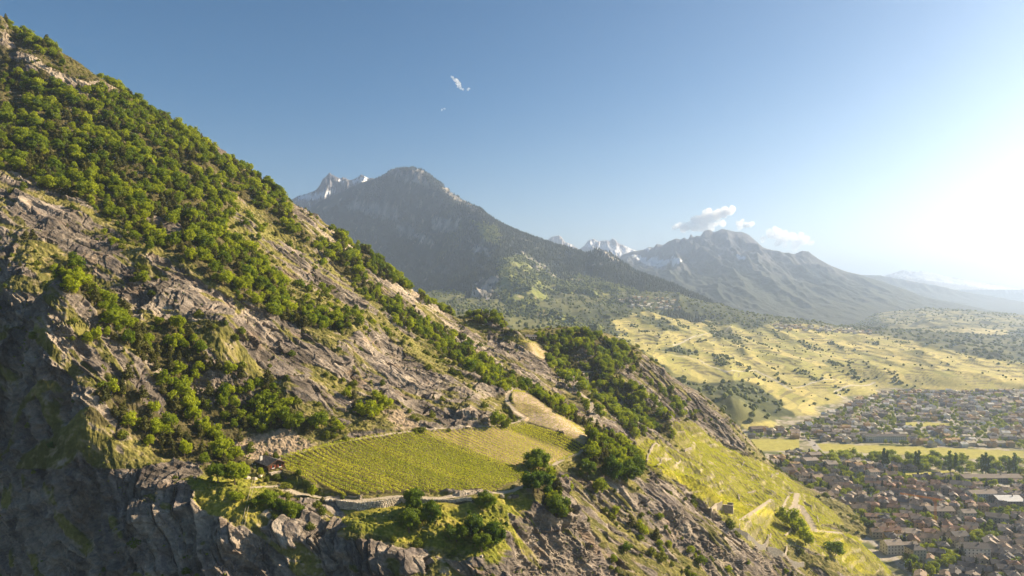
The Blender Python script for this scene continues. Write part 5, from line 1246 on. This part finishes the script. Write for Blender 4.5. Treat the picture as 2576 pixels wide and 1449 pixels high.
# ================================================================== chalet
cx_, cy_ = lookup(vis_near, 677, 1192)
a = math.radians(46); cz = float(NF.H(cx_, cy_)) + .1
ch = new_thing('chalet', (cx_ + 1.6, cy_ + 3.6, cz + .3), 'brown wooden chalet with slab roof and white chimney above the meadow bank', 'chalet', None, a)
# local frame: gable wall faces local -y?  gable wall along local x, long side along local y
Lc, Wc, hc_, rc = 8.6, 6.6, 2.7, 1.5
def boards(x0, x1, y0, y1, z0, z1, n, out_axis, gable=0.0):
    V, F = [], []
    for k in range(n):
        a0 = z0 + (z1 - z0) * k / n; a1 = z0 + (z1 - z0) * (k + 1) / n - .03; e_ = .03 if k % 2 else 0
        if out_axis == 'x': box_vf(V, F, x0 - e_, x1 + e_, y0, y1, a0, a1)
        else: box_vf(V, F, x0, x1, y0 - e_, y1 + e_, a0, a1)
    return V, F
V, F = [], []; box_vf(V, F, -Wc / 2 - .1, Wc / 2 + .1, -.1, Lc + .1, -1.8, .35); new_part('stone_base', mesh_from('base', V, F, M['pale']), ch)
V, F = boards(-Wc / 2, Wc / 2, 0, Lc, .35, hc_, 10, 'y'); new_part('wall', mesh_from('log_walls', V, F, M['wood']), ch)
V, F = [], []
for k in range(7):
    z0 = hc_ + rc * k / 7; w0 = Wc / 2 * (1 - k / 7); box_vf(V, F, -w0 + .05, w0 - .05, .02 - (.03 if k % 2 else 0), Lc - .02, z0, z0 + rc / 7 - .03)
new_part('gable', mesh_from('gable_boards', V, F, M['wood']), ch)
def slab_roof(parent):
    V, F = [], []; ov = .8; ng = 12; r_ = random.Random(5)
    sl = math.atan2(rc, Wc / 2); half = (Wc / 2 + ov) / math.cos(sl)
    for s in (-1, 1):
        for k in range(ng):
            m = 16
            for j in range(m):
                y0 = -ov + (Lc + 2 * ov) * j / m; y1 = -ov + (Lc + 2 * ov) * (j + 1) / m - .03
                t0 = half * k / ng - .08; t1 = half * (k + 1) / ng; lift = .05 + .05 * r_.random()
                i = len(V)
                for t, zz_ in ((t0, lift), (t1, lift + .06)):
                    for yy in (y0, y1):
                        X = s * t * math.cos(sl); Z = hc_ + rc + .12 - t * math.sin(sl) + zz_
                        V.append((X, yy, Z)); V.append((X, yy, Z - .08))
                F += [(i, i + 2, i + 6, i + 4), (i + 1, i + 5, i + 7, i + 3), (i, i + 4, i + 5, i + 1), (i + 2, i + 3, i + 7, i + 6), (i + 4, i + 6, i + 7, i + 5), (i, i + 1, i + 3, i + 2)]
    return new_part('roof', mesh_from('slab_roof', V, F, M['shingle']), parent)
rf_ = slab_roof(ch)
V, F = [], []
for s in (-1, 1):
    for yy in (-.85, Lc + .75):
        i = len(V); x1_ = s * (Wc / 2 + .85); z1_ = hc_ - .85 * rc / (Wc / 2) + .02
        V += [(0, yy, hc_ + rc - .08), (0, yy + .1, hc_ + rc - .08), (x1_, yy, z1_), (x1_, yy + .1, z1_), (0, yy, hc_ + rc + .2), (0, yy + .1, hc_ + rc + .2), (x1_, yy, z1_ + .26), (x1_, yy + .1, z1_ + .26)]
        F += [(i, i + 2, i + 6, i + 4), (i + 1, i + 5, i + 7, i + 3), (i + 2, i + 3, i + 7, i + 6), (i, i + 1, i + 3, i + 2), (i + 4, i + 6, i + 7, i + 5)]
new_part('barge_board', mesh_from('barge_boards', V, F, M['wood']), rf_)
cm_ = new_part('chimney', box_mesh('chimney_stack', (-Wc / 2 + .2, -Wc / 2 + 1.1, Lc - 1.6, Lc - .7, .0, 4.9), M['white']), ch)
new_part('flue', box_mesh('flue_pipe', (-Wc / 2 + .45, -Wc / 2 + .85, Lc - 1.35, Lc - .95, 4.9, 6.3), M['black']), cm_)
for wx in (-1.45, 1.35):
    w_ = new_part('window', box_mesh('casement', (wx - .45, wx + .45, -.06, .04, 1.35, 2.25), M['glass']), ch)
    new_part('flower_box', box_mesh('flower_box', (wx - .55, wx + .55, -.28, -.07, 1.12, 1.34), M['flower']), w_)
    for s in (-1, 1): new_part('shutter', box_mesh('shutter', (wx + s * .72 - .24, wx + s * .72 + .24, -.09, -.035, 1.3, 2.3), M['redwood']), w_)
new_part('post', box_mesh('gable_post', (-.1, .1, -.12, -.035, .35, hc_ + rc - .4), M['darkwood']), ch)
new_part('door', box_mesh('side_door', (-Wc / 2 - .08, -Wc / 2 - .031, 3.2, 4.2, .3, 2.2), M['darkwood']), ch)
new_part('terrace', box_mesh('terrace_slab', (-Wc / 2 - .2, Wc / 2 + 6.2, -2.6, -.1, -1.6, .12), M['pale']), ch)
fw = new_thing('terrace_wall', (0, 0, 0), 'low dark brown board wall running right from the chalet gable', 'wall')
fw.matrix_world = ch.matrix_world; fw.location = ch.location; fw.rotation_euler = ch.rotation_euler
new_part('board_side', box_mesh('board_side', (Wc / 2 + .2, Wc / 2 + 5.2, .4, .6, .12, 1.25), M['darkwood']), fw); new_part('end_block', box_mesh('end_block', (Wc / 2 + 5.2, Wc / 2 + 6.2, -1.5, .7, .12, 1.3), M['wood']), fw); new_part('cover_board', box_mesh('cover', (Wc / 2 + .1, Wc / 2 + 5.2, .3, .7, 1.25, 1.33), M['shingle']), fw)
c_, s_ = math.cos(a), math.sin(a)
bx_, by_ = ch.location.x + 1.9 * c_ + 1.3 * s_, ch.location.y + 1.9 * s_ - 1.3 * c_
bt = new_thing('picnic_table', (bx_, by_, cz + .12), 'red picnic table with benches in front of the chalet gable', 'table', None, a)
new_part('table_top', box_mesh('top', (-.9, .9, -.35, .35, .70, .77), M['redwood']), bt)
for s in (-1, 1):
    new_part('bench', box_mesh('bench_seat', (-.9, .9, s * .75 - .14, s * .75 + .14, .42, .47), M['redwood']), bt); new_part('leg', box_mesh('trestle', (s * .7 - .05, s * .7 + .05, -.85, .85, .0, .42), M['redwood']), bt); new_part('post', box_mesh('post', (s * .7 - .05, s * .7 + .05, -.1, .1, .42, .70), M['redwood']), bt)

# the second chalet far up on its own little vineyard
x_, y_ = lookup(vis_near, 1335, 853); z_ = float(NF.H(x_, y_))
c2 = new_thing('chalet', (x_, y_, z_), 'small dark chalet above the striped brown vineyard on the ridge', 'chalet', None, math.radians(8))
new_part('wall', box_mesh('walls', [(-4.5, 4.5, -3, 3, -1.2, 2.4)], M['darkwood']), c2); new_part('balcony', box_mesh('balcony', [(-4.6, 4.6, -4.2, -3, -.15, .1), (-4.6, 4.6, -4.2, -4.1, .1, .9)], M['stone']), c2)
new_part('roof', house_roof(9, 6, 2.4, 1.5, M['shingle'], .9), c2)
for wx in (-3, -1, 1, 3): new_part('window', box_mesh('pane', (wx - .4, wx + .4, -3.06, -2.98, .6, 1.7), M['flower']), c2)
# ruined stone hut on the terraces
x_, y_ = lookup(vis_near, 1828, 1278); z_ = float(NF.H(x_, y_))
hut = new_thing('stone_hut', (x_, y_, z_), 'roofless dark stone hut at the head of a masonry ramp on the terraces', 'hut', None, math.radians(-20))
new_part('wall', box_mesh('hut_walls', [(-3.5, 3.5, -2.2, -1.7, -2.5, 2.0), (-3.5, 3.5, 1.7, 2.2, -2.5, 2.4), (-3.5, -3.0, -1.7, 1.7, -2.5, 2.3), (3.0, 3.5, -1.7, 1.7, -2.5, 1.8)], M['stone']), hut); new_part('coping', box_mesh('coping', [(-3.7, 3.7, -2.35, -1.6, 2.0, 2.15)], M['pale']), hut)

# ================================================================== stone walls
def stone_mesh(seed):
    r_ = np.random.default_rng(seed); bm_ = bmesh.new(); bmesh.ops.create_cube(bm_, size=1.0)
    bmesh.ops.bevel(bm_, geom=list(bm_.edges), offset=.16, segments=1, affect='EDGES')
    for v_ in bm_.verts: v_.co += Vector(r_.normal(size=3) * .05)
    me = bpy.data.meshes.new('stone'); bm_.to_mesh(me); bm_.free(); me.materials.append(M['wallstone']); return me
STONES = [stone_mesh(s) for s in range(8)]
def dry_wall(k0, k1, label, group, size):
    """courses of boulders against the step under the lower path"""
    g = np.array([q[:2] for q in WALLG[k0:k1 + 1]]); hh = np.array(WALLH[k0:k1 + 1]); seg = np.hypot(*np.diff(g, axis=0).T); cum = np.concatenate([[0], np.cumsum(seg)])
    o = None; k = 0; c_ = 0
    while c_ < 6:
        s = random.random() * size
        while s < cum[-1]:
            w_ = size * random.uniform(.6, 1.5); X = np.interp(s + w_ / 2, cum, g[:, 0]); Y = np.interp(s + w_ / 2, cum, g[:, 1]); h_ = np.interp(s + w_ / 2, cum, hh)
            ztop = float(NF.H(X, Y + 1.6)) + .25; zz_ = ztop - (c_ + .5) * size * .72
            if o is None: o = new_thing('stone_wall', (X, Y, ztop - h_), label, 'wall', group); L0 = o.location.copy()
            if zz_ > ztop - h_ - .5:
                j = int(np.clip(np.searchsorted(cum, s) - 1, 0, len(seg) - 1)); an = math.atan2(g[j + 1, 1] - g[j, 1], g[j + 1, 0] - g[j, 0])
                pt = new_part('stone', random.choice(STONES), o, (X - L0.x, Y - .35 - .10 * c_ - L0.y + random.uniform(-.12, .12), zz_ - L0.z))
                pt.scale = (w_ * .93, size * random.uniform(.9, 1.2), size * .72 * random.uniform(.8, 1.1)); pt.rotation_euler = (random.uniform(-.1, .1), random.uniform(-.14, .14), an + random.uniform(-.2, .2)); k += 1
            s += w_
        c_ += 1
    return k
print('stones', dry_wall(0, 3, 'rough wall of pale boulders holding up the lower path', None, .80), dry_wall(3, 5, 'thin low stone wall behind the meadow oaks', None, .6))
for (u_, v_, s, lab) in [(800,1262,1.3,'boulder beside the white post at the path bend'),(812,1258,1.0,'small boulder on the verge right of the white post'),(822,1260,1.1,'boulder near the left end of the stone wall'),(834,1259,.9,'smallest boulder near the left end of the stone wall'),(775,1258,1.6,'large dark boulder left of the white post'),(1262,1250,1.6,'flat pale boulder at the right end of the meadow path'),(1282,1252,1.2,'pale boulder lying alone right of the flat one'),
                         (655,1198,1.2,'pale boulder by the chalet corner'),(640,1206,1.4,'pale boulder in the rubble left of the chalet'),(622,1204,1.5,'grey boulder in the rubble left of the chalet'),(1210,1400,1.0,'small white boulder on the lower meadow')]:
    x_, y_ = lookup(vis_near, u_, v_); ob = bpy.data.objects.new('boulder', random.choice(STONES)); col.objects.link(ob); ob.location = (x_, y_, float(NF.H(x_, y_)) + s * .2); ob.scale = (s * 1.3, s, s * .8); ob.rotation_euler = (.2, .1, random.random() * 3); ob['label'] = lab; ob['category'] = 'boulder'
x_, y_ = lookup(vis_near, 790, 1268); ps = new_thing('stone_post', (x_, y_, float(NF.H(x_, y_)) - .2), 'white pillar standing on the rock below the path bend', 'pillar')
new_part('shaft', box_mesh('shaft', (-.3, .3, -.3, .3, -.5, 1.9), M['white']), ps); new_part('cap', box_mesh('cap', (-.4, .4, -.4, .4, 1.9, 2.1), M['pale']), ps)
def masonry(pl, h, label, mat='pale', th=.7, field=NF, bufm=None):
    g = [lookup(vis_near if bufm is None else bufm, *p) for p in pl]; V, F = [], []; P_ = []
    for k in range(len(g) - 1):
        n = max(2, int(math.hypot(g[k + 1][0] - g[k][0], g[k + 1][1] - g[k][1]) / 2))
        for j in range(n + (k == len(g) - 2)): t = j / n; P_.append((g[k][0] * (1 - t) + g[k + 1][0] * t, g[k][1] * (1 - t) + g[k + 1][1] * t))
    zs = np.array([float(field.H(*p)) for p in P_]); zs = np.convolve(np.pad(zs, 2, 'edge'), np.ones(5) / 5, 'valid')
    for k, (px, py) in enumerate(P_):
        q0 = P_[max(k - 1, 0)]; q1 = P_[min(k + 1, len(P_) - 1)]; dx, dy = q1[0] - q0[0], q1[1] - q0[1]; l = math.hypot(dx, dy) + 1e-6; nx, ny_ = -dy / l * th / 2, dx / l * th / 2
        top = zs[k] + h * .75 + .12 * math.sin(k * 1.7); bot = zs[k] - h * .6 - 1
        V += [(px - nx, py - ny_, bot), (px + nx, py + ny_, bot), (px + nx, py + ny_, top), (px - nx, py - ny_, top)]
    for k in range(len(P_) - 1):
        i = 4 * k
        for q_ in range(4): F.append((i + q_, i + (q_ + 1) % 4, i + 4 + (q_ + 1) % 4, i + 4 + q_))
    F += [(0, 3, 2, 1), tuple(len(V) - 4 + q_ for q_ in range(4))]
    o = bpy.data.objects.new('retaining_wall', mesh_from('retaining_wall', V, F, M[mat])); col.objects.link(o); o['label'] = label; o['category'] = 'wall'; return o
masonry([(1627,1162),(1635,1139),(1660,1124)], 2.2, 'bright stepped retaining wall at the upper left corner of the yellow terraces')
masonry([(1654,1174),(1663,1158),(1689,1156)], 1.8, 'angled pale wall just below the upper left terrace corner')
masonry([(1700,1166),(1712,1160)], 1.6, 'short pale wall between the upper yellow terraces')
masonry([(1722,1137),(1740,1131)], 2.0, 'short pale wall at the foot of the wooded rib above the terraces')
masonry([(1789,1293),(1802,1281),(1816,1272)], 3.2, 'broad masonry ramp wall left of the stone hut')
masonry([(1924,1381),(1932,1365),(1939,1349)], 3.0, 'bright tall end wall right of the second yellow plot')
masonry([(1974,1401),(1980,1381)], 2.6, 'bright narrow wall right of the third terrace plot')
masonry([(1827,1338),(1880,1358),(1926,1381)], 3.6, 'long shaded retaining wall under the second yellow plot', 'stone')
masonry([(1929,1385),(1968,1402),(1984,1414),(2022,1425)], 3.4, 'long retaining wall at the lower end of the terraces', 'stone')
masonry([(1862,1310),(1860,1341)], 1.4, 'pale stair wall between the two lower yellow plots')
masonry([(1974,1349),(2014,1328)], 1.8, 'pale wall across the small striped plot beside the grove')
masonry([(1985,1247),(1975,1262),(1968,1280)], 2.2, 'curved pale wall of the hairpin bend')
masonry([(2020,1262),(2042,1275),(2060,1318)], 1.4, 'low pale wall outside the winding road')
masonry([(1940,1200),(1958,1192)], 1.6, 'short pale wall high on the terraces near the town')
masonry([(1850,1172),(1872,1165)], 1.6, 'short pale wall near the top of the terraces')
masonry([(1880,1240),(1900,1236)], 1.6, 'short pale wall in the middle of the terraces')
masonry([(1860,1262),(1858,1248)], 2.4, 'small pale tower like wall above the bright yellow plots')
# cars parked in the town
def car_proto(colr):
    return colr
body_me = {}
for nm_, c3 in (('white', (.7, .7, .68)), ('silver', (.38, .39, .40)), ('black', (.03, .03, .035)), ('red', (.35, .03, .02)), ('blue', (.04, .08, .22))):
    m_ = plain('car_paint_' + nm_, c3, .3, .03, 1.0); V, F = [], []
    prof = [(-2.1, .35), (-2.15, .75), (-1.9, .92), (1.0, .95), (2.0, .80), (2.15, .55), (2.1, .35)]
    for s in (-.85, .85): V += [(px, s, pz) for px, pz in prof]
    n_ = len(prof); F += [tuple(range(n_ - 1, -1, -1)), tuple(range(n_, 2 * n_))] + [(k, (k + 1) % n_, n_ + (k + 1) % n_, n_ + k) for k in range(n_)]
    body_me[nm_] = mesh_from('car_body', V, F, m_)
V, F = [], []
for (px, pz, w_) in ((-1.75, .92, .78), (-1.3, 1.42, .64), (.3, 1.45, .64), (1.15, .95, .76)): V += [(px, -w_, pz), (px, w_, pz)]
F = [(0, 2, 4, 6), (1, 7, 5, 3), (0, 1, 3, 2), (2, 3, 5, 4), (4, 5, 7, 6), (6, 7, 1, 0)]
cabin_me = mesh_from('car_cabin', V, F, M['glass'])
V, F = [], []; tube(V, F, (0, -.1, 0), (0, .1, 0), .32, .32, 10); F.append(tuple(range(9, -1, -1))); wheel_me = mesh_from('wheel', V, F, M['black'])
for k, (u_, v_, nm_, lab) in enumerate([(2436,1334,'white','white car at the left of the parking place in the town'),(2444,1335,'silver','silver car parked between the white and the black one'),(2452,1336,'black','black car in the middle of the town parking place'),(2460,1337,'white','white car right of the black one on the parking place'),(2468,1338,'red','red car on the town parking place'),(2478,1339,'silver','silver car at the right end of the town parking place'),
    (2050,1121,'white','white car driving on the bridge road through the vineyards'),(2036,1108,'black','dark car far along the bridge road'),(2110,1182,'silver','silver car parked on the road by the cream houses'),(2150,1214,'blue','blue car on the road into the old town'),(2265,1420,'white','white car on the street below the cream block'),(2282,1436,'silver','silver car on the street at the bottom of the picture')]):
    x_, y_ = flat_pt(u_, v_); o = new_thing('parked_car', (x_, y_, .02), lab, 'car', None, .2 + (k % 3) * .1 if k < 6 else 1.9)
    bd = new_part('body', body_me[nm_], o); new_part('cabin', cabin_me, o)
    for wx in (-1.3, 1.3):
        for wy in (-.8, .8): new_part('wheel', wheel_me, o, (wx, wy, .34))
# crane over the building site
x_, y_ = flat_pt(2353, 1322)
cr = new_thing('tower_crane', (x_, y_, 0), 'orange tower crane with long jib standing over a building site in the town', 'crane', None, math.radians(180 - 32))
def lattice(p, q, w_, n, r=.16):
    V, F = [], []; p, q = Vector(p), Vector(q); d = (q - p).normalized(); a_ = d.orthogonal().normalized() * w_ / 2; b_ = d.cross(a_)
    cs = [a_ + b_, a_ - b_, -a_ - b_, -a_ + b_]
    for c0 in cs: tube(V, F, p + c0, q + c0, r, r, 4)
    for k in range(n):
        s0, s1 = p + (q - p) * k / n, p + (q - p) * (k + 1) / n
        for j in range(4): tube(V, F, s0 + cs[j], s1 + cs[(j + 1) % 4], r * .7, r * .7, 3)
    return V, F
new_part('mast', mesh_from('mast', *lattice((0, 0, 0), (0, 0, 25), 1.5, 12), M['orange']), cr); new_part('jib', mesh_from('jib', *lattice((-7, 0, 25.6), (30, 0, 26.4), 1.1, 18, .13), M['orange']), cr)
new_part('counterweight', box_mesh('counterweight', (-8, -5.5, -.8, .8, 23.8, 25.4), M['concrete']), cr); new_part('cab', box_mesh('cab', (.9, 2.4, -.7, .7, 23.2, 25.0), M['orange']), cr)
V, F = [], []; tube(V, F, (18, 0, 26), (18, 0, 14), .06, .06, 4); new_part('hoist_cable', mesh_from('hoist', V, F, M['black']), cr)
# material ropeway hanging down the shady slope below the chalet
pr = [(638,1208),(630,1240),(622,1270),(614,1306),(607,1338)]
V, F = [], []
for off_ in (0, .9):
    P_ = []
    for (u_, v_) in pr:
        x_, y_ = lookup(vis_near, u_, v_); P_.append((x_ + off_, y_ - .6, float(NF.H(x_, y_)) + .8))
    for k in range(len(P_) - 1): tube(V, F, P_[k], P_[k + 1], .07, .07, 5)
o = bpy.data.objects.new('ropeway_cable', mesh_from('ropeway_cable', V, F, M['pale'])); col.objects.link(o); o['label'] = 'pair of thin pale cables running down the shady slope below the chalet'; o['category'] = 'cable'
# wire fence posts above the upper path
post_me = box_mesh('fence_post', (-.07, .07, -.07, .07, -.3, 1.3), M['pale'])
fp = [lookup(vis_near, u_, v_ - 5) for u_, v_ in PATH1[:8]]; fpn = np.array(fp); cum = np.concatenate([[0], np.cumsum(np.hypot(*np.diff(fpn, axis=0).T))])
f_ = None
for s in np.arange(0, cum[-1], 4.0):
    X, Y = np.interp(s, cum, fpn[:, 0]), np.interp(s, cum, fpn[:, 1]); z_ = float(NF.H(X, Y))
    if f_ is None: f_ = new_thing('wire_fence', (X, Y, z_), 'thin wire fence on posts along the upper side of the vineyard path', 'fence'); l0 = Vector((X, Y, z_)); prev = None; V, F = [], []
    new_part('post', post_me, f_, (X - l0.x, Y - l0.y, z_ - l0.z)); cur = Vector((X - l0.x, Y - l0.y, z_ - l0.z))
    if prev is not None:
        for hz_ in (.6, 1.15): tube(V, F, prev + Vector((0, 0, hz_)), cur + Vector((0, 0, hz_)), .03, .03, 3)
    prev = cur
new_part('wire', mesh_from('wires', V, F, M['concrete']), f_)

# ================================================================== clouds, outside the haze
def cloud(name, puffs, Y, label, dens):
    bm_ = bmesh.new(); r_ = np.random.default_rng(len(puffs) + 3)
    c0 = W(puffs[0][0], puffs[0][1], Y)
    for (u_, v_, rad) in puffs:
        x_, y_, z_ = W(u_, v_, Y)
        for k in range(7):
            d = r_.normal(size=3) * rad * Y / FD * .42; q_ = rad * Y / FD * (.35 + .4 * r_.random()); d[2] *= .6
            mt = Matrix.Translation((x_ - c0[0] + d[0], d[1] * 1.5, z_ - c0[2] + d[2]))
            g = bmesh.ops.create_icosphere(bm_, subdivisions=2, radius=q_, matrix=mt)
            for v_2 in g['verts']:
                ctr = Vector((x_ - c0[0] + d[0], d[1] * 1.5, z_ - c0[2] + d[2])); w_ = v_2.co - ctr; v_2.co = ctr + w_ * (.75 + .5 * r_.random())
    me = bpy.data.meshes.new(name); bm_.to_mesh(me); bm_.free()
    m = bpy.data.materials.new(name + '_vapour'); m.use_nodes = True; nt = m.node_tree; nt.nodes.clear(); o_ = nt.nodes.new('ShaderNodeOutputMaterial'); pv = nt.nodes.new('ShaderNodeVolumePrincipled')
    pv.inputs['Color'].default_value = (.999, .999, .999, 1); pv.inputs['Density'].default_value = dens; pv.inputs['Anisotropy'].default_value = 0.5
    pv.inputs['Emission Strength'].default_value = 0.0
    nt.links.new(pv.outputs[0], o_.inputs['Volume']); me.materials.append(m)
    o = bpy.data.objects.new(name, me); col.objects.link(o); o.location = c0; o['kind'] = 'stuff'; return o
r5 = random.Random(8)
pf = [(1700,572,9),(1712,568,12),(1728,570,14),(1742,562,16),(1758,556,17),(1775,548,18),(1790,545,18),(1806,540,18),(1820,535,16),(1835,531,13),(1845,527,9),(1750,575,12),(1770,570,14),(1790,568,14),(1810,560,13),(1860,560,10),(1880,566,10),(1893,562,7),(1862,573,8)]
cloud('clouds', pf, 40000, '', .006)
pf2 = [(1935,590,14),(1955,585,16),(1980,595,16),(2005,600,16),(2025,605,13),(1960,610,14),(2000,618,14),(2040,612,9),(1920,600,8)]
cloud('cloud_bank', pf2, 40500, '', .004)
pf3 = [(1139,194,4),(1144,200,6),(1150,206,7),(1154,213,6),(1158,220,5),(1165,224,4),(1176,226,4),(1180,222,3)]
cloud('wispy_cloud', pf3, 42000, '', .0035)
cloud('tiny_cloud', [(1112,276,3),(1118,274,3)], 42500, '', .003)
# ================================================================== the air
bm = bmesh.new(); bmesh.ops.create_cube(bm, size=1.0)
me = bpy.data.meshes.new('haze'); bm.to_mesh(me); bm.free()
hz = bpy.data.objects.new('haze', me); col.objects.link(hz)
HX0, HX1, HY0, HY1, HZ0, HZ1 = -50000, 50000, -1200, 34000, -8.0, 1190.0
hz.scale = (HX1 - HX0, HY1 - HY0, HZ1 - HZ0); hz.location = ((HX0 + HX1) / 2, (HY0 + HY1) / 2, (HZ0 + HZ1) / 2)
hz['kind'] = 'stuff'
m = bpy.data.materials.new('hazy_air'); m.use_nodes = True; nt = m.node_tree; nt.nodes.clear()
o_ = nt.nodes.new('ShaderNodeOutputMaterial'); ad_ = nt.nodes.new('ShaderNodeAddShader')
for k_, (c_, d_, g_) in enumerate((((1.0, .95, .84, 1), 5.0e-5, .80), ((.22, .50, 1.0, 1), 6.2e-5, .0))):      # dust that shines towards the sun, and blue air
    pv = nt.nodes.new('ShaderNodeVolumePrincipled'); pv.inputs['Color'].default_value = c_; pv.inputs['Density'].default_value = d_; pv.inputs['Anisotropy'].default_value = g_
    nt.links.new(pv.outputs[0], ad_.inputs[k_])
nt.links.new(ad_.outputs[0], o_.inputs['Volume']); me.materials.append(m)
